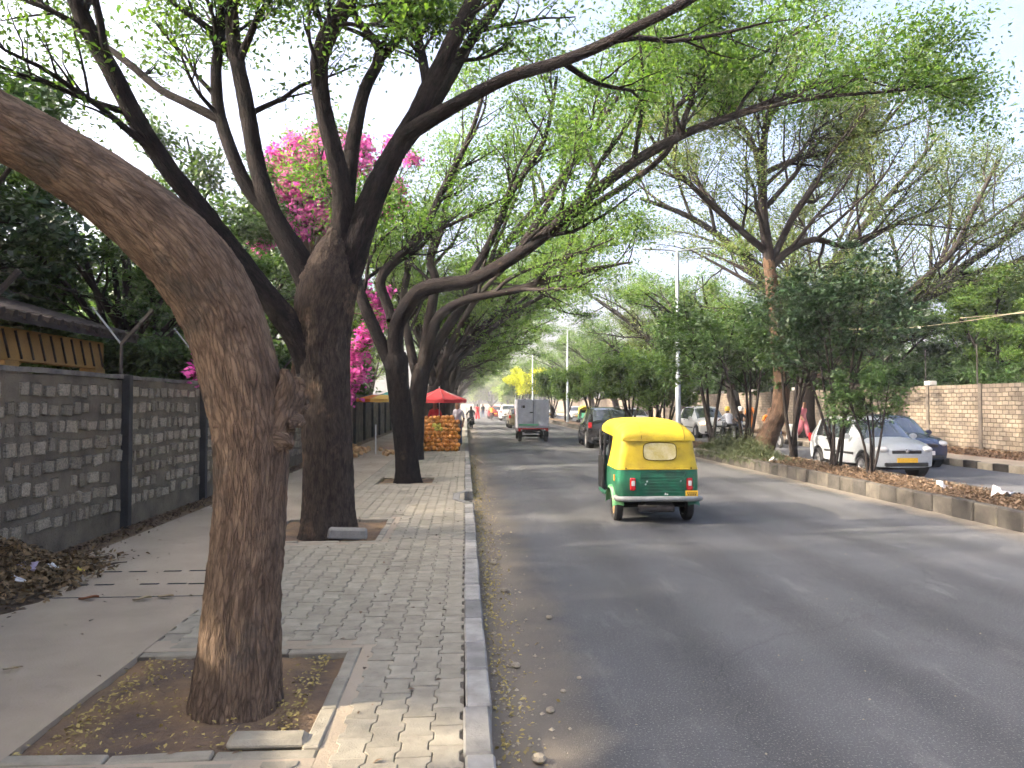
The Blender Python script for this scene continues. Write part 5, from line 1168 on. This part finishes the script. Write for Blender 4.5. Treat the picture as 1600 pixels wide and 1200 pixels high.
def person_mesh(key, pose, shirt, pants, skirt=False):
    J = {k: Vector(v) for k, v in POSES[pose].items()}
    v, e, rad, cls = [], [], [], []
    def chain(pts, rs, c, start=None):
        prev = start
        for p, r_ in zip(pts, rs):
            v.append(tuple(p)); rad.append(r_); i = len(v) - 1
            if prev is not None: e.append((prev, i)); cls.append(c)
            prev = i
        return prev
    hip, chest, head = J['hip'], J['chest'], J['head']
    chain([hip], [0.145], 1)
    sp = chain([hip.lerp(chest, .5)], [0.135], 1, 0); ch = chain([chest], [0.15], 1, sp)
    nk = chain([chest.lerp(head, .45)], [0.06], 0, ch); hd = chain([head - Vector((0, 0, .03)), head + Vector((0, .01, .08)), head + Vector((0, -.005, .15))], [0.085, 0.098, 0.06], 2, nk)
    chain([head + Vector((0, .105, .01))], [0.022], 0, hd - 2)
    for s, k in ((-1, 'l'), (1, 'r')):
        hj = hip + Vector((s * .09, 0, -.06)); kn, ft = J[k + 'k'], J[k + 'f']
        q = chain([hj, kn, ft + Vector((0, 0, .05))], [0.10 + (.04 if skirt else 0), 0.07 + (.05 if skirt else 0), 0.045 + (.05 if skirt else 0)], 3, 0)
        chain([ft + Vector((0, .12, -.02))], [0.035], 4, q)
        sh = chest + Vector((s * .17, 0, .04)); q = chain([sh, J[k + 'e']], [0.066, 0.05], 1, ch)
        hd_ = J[k + 'h']; d = (hd_ - J[k + 'e']).normalized(); q = chain([hd_, hd_ + d * 0.07], [0.034, 0.03], 0, q)
        sd = d.orthogonal().normalized()
        for f in range(4): chain([hd_ + d * (0.15 - 0.01 * abs(f - 1.5)) + sd * (f - 1.5) * 0.02], [0.010], 0, q)
        chain([hd_ + d * 0.08 + sd * 0.06], [0.011], 0, q - 1)
    me = bpy.data.meshes.new('tmp'); me.from_pydata(v, e, []); ob = bpy.data.objects.new('tmp', me); C.objects.link(ob)
    ob.modifiers.new('skin', 'SKIN').use_smooth_shade = True
    for i, sv in enumerate(me.skin_vertices[0].data): sv.radius = (rad[i], rad[i] * (0.72 if i in (0, 1, 2) else 1)); sv.use_root = (i == 0)
    ob.modifiers.new('sub', 'SUBSURF').levels = 1; ob.modifiers['sub'].render_levels = 1
    dg = bpy.context.evaluated_depsgraph_get(); out = bpy.data.meshes.new_from_object(ob.evaluated_get(dg)); out.name = key
    bpy.data.objects.remove(ob); bpy.data.meshes.remove(me)
    out.materials.clear()
    for m_ in (M_SKIN, shirt, M_HAIR, pants, M_DARK): out.materials.append(m_)
    segs = [(Vector(v[a]), Vector(v[b]), c) for (a, b), c in zip(e, cls)]
    for p in out.polygons:
        c = Vector(p.center); best = (1e9, 0)
        for a, b, k in segs:
            ab = b - a; t = max(0, min(1, (c - a).dot(ab) / (ab.length_squared + 1e-9))); best = min(best, ((c - a - ab * t).length, k))
        k = best[1]
        if k == 2: k = 2 if (c.z > head.z + .10 or c.y < head.y - 0.01) else 0
        p.material_index = k; p.use_smooth = True
    return out
HELM = MB().lathe([(0.125, -0.10), (0.135, 0.0), (0.12, 0.08), (0.07, 0.13), (0, 0.145)], 14)
def person(label, pose, shirt, pants, loc, rz, group=None, helmet=None, skirt=False):
    o = link('person', person_mesh('person_' + pose, pose, shirt, pants, skirt), None, loc, rz); tag(o, label, 'person', group)
    if helmet is not None:
        h = HELM.obj('helmet', helmet, o, smooth=50); h.location = Vector(POSES[pose]['head']) + Vector((0, 0, .06))
    return o
def motorbike(label, body_m, loc, rz, group=None, lit=False):
    b = thing('motorbike', label, 'motorbike', loc, rz, group)
    for y in (-0.62, 0.66): add_wheel(b, 0, y, 0.30, 0.09, 1, M_RIM, 0.7)
    MB().grid([[Vector((x, y, z)) for x, z in ((-w, .62), (-w, .78), (0, h), (w, .78), (w, .62))] for y, w, h in ((-.05, .08, .82), (.1, .14, .93), (.3, .15, .96), (.45, .09, .88))]).obj('fuel_tank', body_m, b, smooth=60)
    MB().box((0, -0.35, 0.79), (0.26, 0.72, 0.09)).obj('seat', M_SEAT, b, bevel=0.03)
    MB().box((0, 0.05, 0.42), (0.26, 0.45, 0.32)).obj('engine', M_DARK, b, bevel=0.04)
    MB().box((0, -0.62, 0.66), (0.18, 0.36, 0.16)).obj('tail_cowl', body_m, b, bevel=0.03)
    for s in (-1, 1): MB().tube([(s * 0.07, 0.66, 0.30), (s * 0.08, 0.46, 0.92)], 0.022, 6).obj('fork', M_CHROME, b)
    MB().tube([(-0.34, 0.42, 1.0), (-0.1, 0.48, 0.96), (0.1, 0.48, 0.96), (0.34, 0.42, 1.0)], 0.016, 6).obj('handlebar', M_PLASTIC, b)
    MB().lathe([(0, 0.07), (0.08, 0.05), (0.09, 0), (0.04, -0.08), (0, -0.09)], 12, 'Y', (0, 0.58, 0.86)).obj('headlight', M_LIT if lit else M_LENS, b, smooth=50)
    MB().tube([(0.14, 0.1, 0.28), (0.16, -0.4, 0.30), (0.17, -0.85, 0.38)], 0.035, 8).obj('exhaust', M_CHROME, b, smooth=50)
    MB().lathe([(0.33, -0.06), (0.345, 0), (0.33, 0.06)], 18, 'X', (0, 0.66, 0.30)).obj('mudguard', M_DARK, b) if False else None
    return b
cR, cO, cP, cW, cK, cB = cloth('red', (0.55, 0.03, 0.04)), cloth('orange', (0.65, 0.20, 0.03)), cloth('pink', (0.50, 0.16, 0.20)), cloth('white', (0.62, 0.63, 0.68)), cloth('black', (0.025, 0.03, 0.035)), cloth('denim', (0.05, 0.07, 0.13))
hW, hY = paint('helmet_white', (0.65, 0.66, 0.66)), paint('helmet_yellow', (0.62, 0.40, 0.04))
mred, mblu, mblk = paint('bike_maroon', (0.12, 0.02, 0.03)), paint('bike_blue', (0.04, 0.09, 0.30)), paint('bike_black', (0.02, 0.02, 0.022))
motorbike('black motorbike with lit headlamp carrying the rider in red', mblk, (13.0, 30.4, 0), math.pi, lit=True)
person('motorbike rider in red jacket and white helmet', 'ride', cR, cB, (13.0, 30.4, 0), math.pi, helmet=hW)
person('pillion passenger in orange behind the red rider', 'ride', cO, cB, (13.05, 31.05, 0.02), math.pi)
motorbike('black motorbike under the man in a white shirt', mblk, (13.25, 36.4, 0), 0.1)
person('man in white shirt and yellow helmet riding a motorbike on the opposite road', 'ride', cW, cK, (13.25, 36.4, 0), 0.1, helmet=hY)
motorbike('blue motorbike under the dark-clothed rider', mblu, (13.75, 36.2, 0), math.pi)
person('rider in dark clothes and pale helmet on the blue motorbike', 'ride', cK, cK, (13.75, 36.2, 0), math.pi, helmet=hW)
person('person in orange standing at the opposite kerb left of the curved trunk', 'stand', cO, cO, (14.9, 37.8, 0.17), 2.4)
person('woman in pink walking on the opposite footpath beside a dark trunk', 'walk', cP, cP, (15.6, 33.2, 0.172), math.pi + 0.4, skirt=True)
person('vendor in red standing behind the coconut stack', 'stand', cR, cK, (-1.15, 28.2, 0.15), math.pi)
person('vendor in pale shirt at the kerb end of the stall', 'stand', cW, cB, (-0.28, 29.2, 0.15), 2.6)
motorbike('black scooter-like motorbike parked at the kerb past the stall', mblk, (0.45, 55, 0), 0.1)
person('rider in black on the bike parked past the stall', 'ride', cK, cK, (0.45, 55, 0), 0.1)
person('person in red walking on the road far ahead', 'walk', cR, cR, (1.4, 84, 0), 0.2, skirt=True)
person('person in grey walking far ahead beside the one in red', 'walk', cK, cB, (2.2, 92, 0), 0.1)
motorbike('dark motorbike far ahead ridden by a person in orange', mred, (2.95, 82, 0), 0)
person('distant motorbike rider in orange', 'ride', cO, cK, (2.95, 82, 0), 0)
# ------------------------------------------------------------------ coconut stall
M_COCO = mat('king_coconut', (0.66, 0.28, 0.05), (0.46, 0.16, 0.03), scale=5, rough=0.45, spec=0.4, rnd=0.22)
M_COCOG = mat('green_coconut', (0.55, 0.50, 0.10), (0.38, 0.36, 0.07), scale=5, rough=0.45, rnd=0.15)
coco = {k: MB().lathe([(0, -0.098), (0.05, -0.085), (0.082, -0.04), (0.088, 0.01), (0.07, 0.06), (0.035, 0.088), (0.012, 0.098), (0, 0.1)], 10).mesh('coconut', m, smooth=60) for k, m in (('o', M_COCO), ('g', M_COCOG))}
SX0, SX1, SY = -1.80, -0.12, 26.2
wood = mat('worn_wood', (0.20, 0.13, 0.08), (0.11, 0.07, 0.045), scale=4, rough=0.85, stretch=(1, 8, 8))
cart = thing('stall_table', 'stepped wooden stand hidden under the stacked coconuts', 'stand', ((SX0 + SX1) / 2, SY + 0.55, PATH_Z))
for k in range(5): MB().box((0, 0.06 + k * 0.09, 0.10 + k * 0.22), (SX1 - SX0 - 0.16, 0.9 - k * 0.12, 0.20)).obj('step', wood, cart)
for s in (-1, 1): MB().box((s * 0.74, 0.35, 0.5), (0.06, 0.06, 1.0)).obj('leg', wood, cart)
n = 0
for row in range(9):
    z = PATH_Z + 0.095 + row * 0.135; y = SY - 0.02 + row * 0.052
    nx = 10 if row < 8 else 9
    for i in range(nx):
        x = SX0 + 0.10 + (i + (0.5 if row % 2 else 0)) * (SX1 - SX0 - 0.16) / 10 + random.gauss(0, 0.012)
        green = abs(row - 5) < 2 and 4 <= i <= 5 and random.random() < 0.75
        o = link('coconut', coco['g' if green else 'o'], None, (x, y + random.gauss(0, 0.015), z + random.gauss(0, 0.01)))
        o.rotation_euler = (random.uniform(0.8, 2.2), random.uniform(-.6, .6), random.uniform(0, 6.28)); s = random.uniform(0.92, 1.08); o.scale = (s, s, s)
        tag(o, 'pale green coconut in the middle of the roadside stack' if green else 'orange coconut in the neat roadside stack', 'coconut', 'green coconuts of the stall stack' if green else 'orange coconuts of the stall stack')
M_HUSK = mat('cut_husk', (0.62, 0.42, 0.22), (0.40, 0.22, 0.10), scale=7, rough=0.85, rnd=0.25)
husk = MB().lathe([(0, -0.07), (0.06, -0.055), (0.085, 0.0), (0.07, 0.05), (0.05, 0.055), (0.03, 0.03), (0, 0.02)], 9).mesh('husk', M_HUSK, smooth=50)
for k in range(70):
    a = random.random() ** 0.6; x = -4.0 + random.gauss(0, 0.38); y = 25.4 + random.gauss(0, 0.9)
    o = link('coconut_husk', husk, None, (min(x, -3.0), y, PATH_Z + 0.06 + max(0, 0.42 - 0.55 * abs(x + 4.05) - 0.22 * abs(y - 25.4)) * random.random()))
    o.rotation_euler = (random.uniform(0, 3), random.uniform(0, 3), random.uniform(0, 6)); tag(o, 'cut coconut husk in the discarded heap by the left wall', 'coconut husk', 'husks heaped by the left wall')
for k in range(16):
    o = link('coconut_husk', husk, None, (-2.25 + random.gauss(0, 0.2), 25.0 + random.gauss(0, 0.35), PATH_Z + 0.06)); o.rotation_euler = (random.uniform(0, 3), random.uniform(0, 3), 0)
    tag(o, 'cut coconut husk lying left of the stacked coconuts', 'coconut husk', 'husks beside the stall')
M_SACK = mat('dark_sack', (0.07, 0.045, 0.06), (0.035, 0.025, 0.03), scale=6, rough=0.9)
for k, (x, y, sx, h, lb) in enumerate([(-3.9, 22.8, 0.36, 0.42, 'dark slumped sack beside the husk heap'), (-3.6, 22.2, 0.26, 0.2, 'small flat dark sack in front of the slumped one')]):
    o = MB().lathe([(0, 0), (0.9, 0.02), (1.0, 0.3), (0.85, 0.62), (0.45, 0.9), (0.2, 1.0), (0, 0.97)], 12).obj('sack', M_SACK, None, smooth=50); o.location = (x, y, PATH_Z); o.scale = (sx, sx * 1.2, h); tag(o, lb, 'sack')
tag(MB().tube([(-3.0, 25.0, PATH_Z), (-3.0, 25.0, PATH_Z + 0.98)], 0.025, 6).obj('marker_post', M_WPLATE), 'thin white post standing by the husk heap', 'post')
o = thing('leaf_bundle', 'bundle of dark green leaves leaning between trunk and coconuts', 'leaves', (-2.0, 25.9, PATH_Z)); link('leaf_mass', leaf_cards('leaf_bundle', np.abs(g.normal(0, 1, (900, 3))) * np.array([0.02, 0.2, 0.42]) + g.normal(0, 0.1, (900, 3)) * np.array([1.6, 1, .6]) + np.array([0, 0, .15]), L_DARK, 0.2, 0.3, 0.2, g), o)

def umbrella(label, loc, rad, ztop, panels, drop=0.32, valance=0.12):
    u = thing('umbrella', label, 'umbrella', loc)
    MB().tube([(0, 0, 0), (0, 0, ztop + 0.05)], 0.022, 8).obj('pole', M_STEEL, u)
    n = 8
    for k in range(n):
        a0, a1 = 2 * math.pi * k / n + 0.2, 2 * math.pi * (k + 1) / n + 0.2; c0, c1 = Vector((math.cos(a0), math.sin(a0), 0)), Vector((math.cos(a1), math.sin(a1), 0))
        mb = MB(); prev = None
        for q in range(6):
            t = q / 5; sag = 0.05 * math.sin(math.pi * t); z = ztop - drop * t - sag * 0.4; row = [c0 * rad * t + Vector((0, 0, z)), (c0 + c1) / 2 * rad * t + Vector((0, 0, z - 0.025 * t)), c1 * rad * t + Vector((0, 0, z))]
            if prev: mb.add(prev + row, [(0, 1, 4, 3), (1, 2, 5, 4)], 0 if t < 0.72 or len(panels[k % len(panels)]) < 2 else 1)
            prev = row
        mb.add(prev + [p - Vector((0, 0, valance)) for p in prev], [(0, 1, 4, 3), (1, 2, 5, 4)], 0 if len(panels[k % len(panels)]) < 2 else 1)
        pm = panels[k % len(panels)]; mb.obj('canopy_panel', list(pm) if len(pm) > 1 else [pm[0]], u, smooth=60)
        MB().tube([Vector((0, 0, ztop - 0.02)), c0 * rad + Vector((0, 0, ztop - drop - 0.01))], 0.008, 4).obj('rib', M_STEEL, u)
    MB().lathe([(0.03, 0), (0.02, 0.05), (0, 0.09)], 8, 'Z', (0, 0, ztop)).obj('finial', M_WPLATE, u)
    return u
def fabric(name, c):
    m = leaf_mat('canvas_' + name, c, tuple(x * 0.92 for x in c), trans=0.35, tcol=(1.1, 1.0, 1.0), rough=0.8); return m
fr_, fo, ft, fw, fy = fabric('red', (0.60, 0.07, 0.08)), fabric('orange', (0.75, 0.22, 0.03)), fabric('teal', (0.10, 0.38, 0.33)), fabric('white', (0.66, 0.66, 0.64)), fabric('yellow', (0.72, 0.48, 0.12))
umbrella('red umbrella shading the coconut stall', (-0.98, 28.0, PATH_Z), 1.05, 2.27, [(fr_,)], 0.42)
umbrella('orange, white and teal striped umbrella behind the third trunk', (-2.75, 29.5, PATH_Z), 1.55, 2.30, [(fw, fo), (ft, fy), (fw, fy), (ft, fo)], 0.42)

# ------------------------------------------------------------------ street lights
def street_light(label, x, y):
    o = thing('street_light', label, 'street light', (x, y, 0.2), 0, 'street lights on the median')
    MB().tube([(0, 0, 0), (0, 0, 2.5), (0, 0, 2.52), (0, 0, 8.0)], [0.12, 0.11, 0.095, 0.065], 10).obj('pole', M_STEEL, o, smooth=50)
    MB().box((0, 0, 0.02), (0.35, 0.35, 0.04)).obj('base_plate', M_STEEL, o)
    MB().lathe([(0.10, -0.05), (0.11, 0.0), (0.10, 0.05)], 10, 'Z', (0, 0, 2.5)).obj('collar', M_STEEL, o)
    for s in (-1, 1):
        a = MB().tube([(0, 0, 7.95), (s * 0.25, 0, 8.02), (s * 0.95, 0, 8.12 if s > 0 else 8.05)], [0.04, 0.03, 0.028], 8).obj('arm', M_STEEL, o, smooth=50)
        MB().box((s * 1.20, 0, 8.14 if s > 0 else 8.06), (0.62, 0.24, 0.07), taper=0.7).obj('lamp_head', M_STEEL, a, bevel=0.02)
    return o
for i, (y, lb) in enumerate([(30.0, 'tall grey twin-arm street light on the median behind the rickshaw'), (63, 'second twin-arm street light, right of the mini truck'), (96, 'third twin-arm street light, above the mini truck'), (129, 'farthest twin-arm street light on the median')]):
    street_light(lb, 8.8, y)
wm = mat('pale_cable', (0.35, 0.30, 0.18), (0.28, 0.24, 0.15), scale=4, rough=0.7)
for i, (rows, lb) in enumerate([([(1150, 500, 40), (1240, 510, 33), (1330, 514, 28), (1420, 512, 25), (1520, 500, 22), (1640, 480, 19)], 'pale sagging cable strung across the right side'), ([(1500, 497, 26), (1560, 492, 23), (1640, 486, 20)], 'short second cable at the right edge')]):
    P, _ = smooth_path([at(*r_) for r_ in rows], [1] * len(rows), 4); tag(MB().tube(P, 0.013, 5).obj('cable', wm), lb, 'cable')

# ------------------------------------------------------------------ litter, stones, leaves
def ground_leaves(name, n, xf, yf, zf, m, size, parent=None, flat=0.3):
    gg = np.random.default_rng(hash(name) % 1000 if False else len(name) * 17 + n)
    x, y = xf(gg, n), yf(gg, n); c = np.stack([x, y, zf(gg, n)], axis=1)
    d = gg.normal(0, 1, (n, 3)); d[:, 2] *= flat; d /= np.linalg.norm(d, axis=1)[:, None]
    u = gg.normal(0, flat, (n, 3)); u[:, 2] += 1; w = np.cross(d, u); w /= np.linalg.norm(w, axis=1)[:, None]; nn = np.cross(w, d)
    s = size * gg.uniform(0.5, 1.4, n)[:, None]
    V = np.stack([c - d * s * .5, c + w * s * .28 + nn * s * .12, c + d * s * .5, c - w * s * .28 + nn * s * .12], axis=1).reshape(-1, 3)
    return link(name, np_mesh(name, V, np.arange(n * 4).reshape(-1, 4), m), parent)
L_DRY = leaf_mat('dry_leaf', (0.055, 0.036, 0.022), (0.20, 0.135, 0.085), trans=0.1, tcol=(1, .8, .5), rough=0.8)
L_YEL = leaf_mat('fallen_yellow_leaf', (0.22, 0.17, 0.06), (0.50, 0.40, 0.14), trans=0.1, tcol=(1, .8, .5), rough=0.8)
U = lambda a, b: (lambda g_, n: g_.uniform(a, b, n))
tag(ground_leaves('median_leaf_litter', 36000, U(MX0 + .15, MX1 - .12), lambda g_, n: 8.5 + 32 * g_.uniform(0, 1, n) ** 1.4, lambda g_, n: 0.245 + np.abs(g_.normal(0, .035, n)), L_DRY, 0.058, flat=0.6), 'brown dry leaf litter covering the median', 'leaf litter', kind='stuff')
tag(ground_leaves('gutter_leaf_litter', 2600, lambda g_, n: 0.17 + np.abs(g_.normal(0, .13, n)), U(2.5, 26), lambda g_, n: 0.008 + np.abs(g_.normal(0, .006, n)), L_YEL, 0.032), 'small yellow leaves lying in the gutter', 'leaf litter', kind='stuff')
tag(ground_leaves('pit_leaf_litter', 900, lambda g_, n: np.where(g_.uniform(0, 1, n) < .5, g_.uniform(-2.18, -0.85, n), np.where(g_.uniform(0, 1, n) < .5, -2.1 + np.abs(g_.normal(0, .1, n)), -0.9 - np.abs(g_.normal(0, .07, n)))), U(3.75, 5.1), lambda g_, n: 0.137 + g_.uniform(0, .01, n), L_YEL, 0.028), 'tiny yellow leaves in the nearest tree pit', 'leaf litter', kind='stuff')
tag(ground_leaves('verge_leaf_litter', 5000, lambda g_, n: -4.62 + np.abs(g_.normal(0, .17, n)), U(6, 30), lambda g_, n: 0.145 + np.abs(g_.normal(0, .012, n)), L_DRY, 0.05, flat=0.5), 'dry leaves along the foot of the left wall', 'leaf litter', kind='stuff')
tag(ground_leaves('opposite_leaf_litter', 7000, U(16.2, 18.6), U(20, 45), lambda g_, n: 0.17 + np.abs(g_.normal(0, .03, n)), L_DRY, 0.10, flat=0.6), 'dry leaves along the foot of the rubble wall', 'leaf litter', kind='stuff')
tag(ground_leaves('pavement_leaf_litter', 420, U(-4.1, -0.1), U(3.2, 24), lambda g_, n: 0.156 + g_.uniform(0, .004, n), L_DRY, 0.04, flat=0.2), 'scattered tiny dry leaves on the footpath', 'leaf litter', kind='stuff')
# grit and pebbles in the gutter
M_PEB = mat('pebble', (0.34, 0.29, 0.21), (0.2, 0.17, 0.12), scale=9, rough=0.9, rnd=0.2)
def pebbles(name, n, xf, yf, z0, smin, smax, label):
    bmv = []; mb = MB(); gg = random.Random(n)
    for k in range(n):
        x, y, s = xf(gg), yf(gg), smin + (smax - smin) * gg.random() ** 3
        vs = [Vector((dx * gg.uniform(.7, 1.2), dy * gg.uniform(.7, 1.2), dz * gg.uniform(.5, .9))) * s for dx, dy, dz in ((1, 0, 0), (0, 1, 0), (-1, 0, 0), (0, -1, 0), (0, 0, 1), (0, 0, -.6))]
        mb.add([v + Vector((x, y, z0 + s * .3)) for v in vs], [(0, 1, 4), (1, 2, 4), (2, 3, 4), (3, 0, 4), (1, 0, 5), (2, 1, 5), (3, 2, 5), (0, 3, 5)])
    tag(mb.obj(name, M_PEB), label, 'pebbles', kind='stuff')
pebbles('gutter_grit', 2600, lambda q: 0.16 + abs(q.gauss(0, .16)), lambda q: q.uniform(2.5, 24), 0.0, 0.004, 0.022, 'grit and pebbles along the gutter')
pebbles('road_grit', 420, lambda q: q.uniform(0.3, 7.8), lambda q: 3 + 20 * q.random() ** 1.5, 0.0, 0.003, 0.012, 'loose grit scattered on the asphalt')
# countable bits
def stone_block(label, loc, dim, rz, m=M_KERBG, name='concrete_block'):
    o = MB().box((0, 0, 0), dim, taper=0.93).obj(name, m, None, bevel=0.02); o.location = loc; o.rotation_euler = (0.03, 0.05, rz); return tag(o, label, 'block')
p = on_ground(545, 9.45); stone_block('loose grey concrete block lying beside the second trunk', (p.x, 9.42, 0.215), (0.50, 0.17, 0.13), 0.08)
stone_block('broken grey edging slab at the near corner of the first tree pit', (-0.98, 3.80, 0.165), (0.40, 0.14, 0.05), 0.08, M_PAVER)
def fallen_leaf(label, px, py, m, s=0.12, rz=0.0):
    d = 1.7 * F_PX / (py - 630); p = at(px, py, d)
    rows = [[Vector((x * s, y * s * w, 0.012 + 0.10 * s * abs(y) + 0.05 * s * math.sin(x * 5))) for y in (-1, -.5, 0, .5, 1)] for x, w in ((-.5, .02), (-.3, .16), (0, .24), (.3, .15), (.5, .01))]
    o = MB().grid(rows).obj('fallen_leaf', m, None, smooth=60); o.location = (p.x, p.y, PATH_Z); o.rotation_euler = (0, 0, rz); return tag(o, label, 'leaf')
m_lb, m_ly = mat('leaf_rust', (0.22, 0.08, 0.03), scale=9), mat('leaf_straw', (0.42, 0.33, 0.2), scale=9)
fallen_leaf('rust brown fallen leaf on the walkway near the rubbish heap', 139, 925, m_lb, 0.16, 0.2); fallen_leaf('straw-coloured fallen leaf left of the other straw leaf', 222, 927, m_ly, 0.15, 0.3); fallen_leaf('straw-coloured fallen leaf nearest the leaning trunk', 259, 924, m_ly, 0.15, -0.2); fallen_leaf('pale fallen leaf on the bare walkway at the left edge', 17, 1028, m_ly, 0.09, 0.1)
for k, (px, py, s) in enumerate([(788, 924, .045), (858, 966, .03), (860, 1110, .03), (806, 1040, .035), (842, 1186, .04), (770, 880, .035), (880, 1080, .02), (905, 1060, .018)]):
    d = 1.85 * F_PX / (py - 630); q = at(px, py, d); o = MB().lathe([(0, -.6), (.8, -.4), (1, 0), (.7, .5), (0, .7)], 7).obj('stone_chip', M_PEB, None); o.location = (q.x, d, s * .5); o.scale = (s, s * 1.1, s * .8)
    tag(o, 'small pale stone chip lying on the road near the kerb', 'stone', 'stone chips on the road edge')

# rubbish heap at the foot of the left wall
hc = Vector((-4.25, 7.15, PATH_Z))
hp = thing('rubbish_heap', 'heap of dry leaves and rubbish against the left wall', 'rubbish heap', hc); hp.scale = (0.85, 0.85, 0.85)
rows = []
HN = 26
def hz(u, v): return max(0.0, 0.42 * math.exp(-((u + 0.12) / 0.30) ** 2 - ((v - 0.1) / 0.75) ** 2) + 0.14 * math.exp(-((u - .1) / .35) ** 2 - ((v + 0.55) / 0.45) ** 2))
rows = [[Vector((u, v, hz(u, v) - 0.01 + random.uniform(-.015, .015))) for u in np.linspace(-0.45, 0.75, 18)] for v in np.linspace(-1.4, 1.7, HN)]
MB().grid(rows).obj('mound', mat('rotting_leaves', (0.10, 0.065, 0.04), (0.04, 0.03, 0.02), scale=14, rough=0.95, bump=0.03, bscale=30), hp, smooth=60)
gg = np.random.default_rng(5); uu = gg.normal(0.02, 0.30, 5200).clip(-.44, .8); vv = gg.normal(0.05, 0.62, 5200).clip(-1.4, 1.7); zz = np.array([hz(a, b) for a, b in zip(uu, vv)]) + np.abs(gg.normal(0, .03, 5200))
L_HEAP = leaf_mat('heap_leaf', (0.05, 0.035, 0.02), (0.30, 0.20, 0.10), trans=0.08, tcol=(1, .8, .5), rough=0.85)
tag(link('leaf_mass', leaf_cards('heap_leaves', np.stack([uu, vv, zz], axis=1), L_HEAP, 0.085, 0.5, 0.0, gg), hp), kind='stuff')
m_wh, m_bl, m_pk, m_ye = mat('white_foam', (0.66, 0.66, 0.66), scale=9), mat('blue_plastic', (0.10, 0.25, 0.55), scale=9), mat('lilac_plastic', (0.42, 0.34, 0.42), scale=9), mat('yellow_wrapper', (0.62, 0.5, 0.08), scale=9)
def scrap(label, u, v, dim, m, rz, rx=0.3):
    o = MB().grid([[Vector((x * dim[0], y * dim[1], random.uniform(-1, 1) * dim[2])) * 0.8 for x in (-.5, -.2, .15, .5)] for y in (-.5, -.1, .2, .5)])
    o = o.obj('litter_scrap', m, None, smooth=30); md = o.modifiers.new('thick', 'SOLIDIFY'); md.thickness = 0.008
    o.location = hc + Vector((u, v, hz(u, v) + 0.05)) * 0.85; o.rotation_euler = (rx, 0.35, rz); return tag(o, label, 'litter')
scrap('white foam strip on the near slope of the rubbish heap', 0.32, -0.35, (0.20, 0.07, 0.03), m_wh, -0.3); scrap('small blue plastic scrap in the rubbish heap', 0.12, -0.42, (0.06, 0.05, 0.02), m_bl, 0.3)
scrap('crumpled lilac plastic bag on top of the rubbish heap', 0.18, 0.05, (0.22, 0.14, 0.07), m_pk, 0.5); scrap('white paper scrap at the left foot of the rubbish heap', 0.08, -0.72, (0.07, 0.08, 0.02), m_wh, 1.0); scrap('yellow wrapper at the right end of the rubbish heap', 0.52, 0.55, (0.09, 0.07, 0.03), m_ye, 0.4); scrap('pale blue bag scrap high on the rubbish heap', 0.28, 0.42, (0.13, 0.07, 0.04), m_wh, -0.6)
# rubbish on the median and far footpath
o = scrap('white plastic bag with red print lying on the median at the right edge', 0, 0, (0.34, 0.26, 0.16), mat('white_red_bag', (0.70, 0.68, 0.66), (0.55, 0.15, 0.12), scale=14, contrast=(0.3, 0.4)), 0.4); o.location = (8.9, 11.75, 0.34)
o = scrap('crumpled white plastic on the median beside the grassy shrub', 0, 0, (0.22, 0.16, 0.14), m_wh, 0.4); o.location = (8.35, 19.5, 0.31)
o = scrap('flat white plastic sheet lying in the median litter', 0, 0, (0.34, 0.2, 0.08), m_wh, 0.1); o.location = (8.9, 13.2, 0.31)
o = MB().box((0, 0, 0.36), (0.46, 0.36, 0.72), taper=0.9).obj('white_sack', mat('white_woven_sack', (0.62, 0.63, 0.60), (0.5, 0.52, 0.5), scale=9, rough=0.8), None, bevel=0.06); o.location = (15.0, 33.0, 0.172); tag(o, 'white upright sack standing on the opposite footpath by the trunk', 'sack')
# ------------------------------------------------------------------ dusty air
hz_m = bpy.data.materials.new('dusty_air'); hz_m.use_nodes = True
nt = hz_m.node_tree; nt.nodes.remove(nt.nodes['Principled BSDF'])
pv_ = nt.nodes.new('ShaderNodeVolumePrincipled'); pv_.inputs['Color'].default_value = (0.93, 0.95, 0.92, 1); pv_.inputs['Density'].default_value = 0.0012; pv_.inputs['Anisotropy'].default_value = 0.3
nt.links.new(pv_.outputs[0], nt.nodes['Material Output'].inputs['Volume'])
tag(MB().box((15, 150, 14), (420, 420, 31)).obj('haze', hz_m), 'thin pale dust haze filling the avenue', 'haze', kind='stuff')
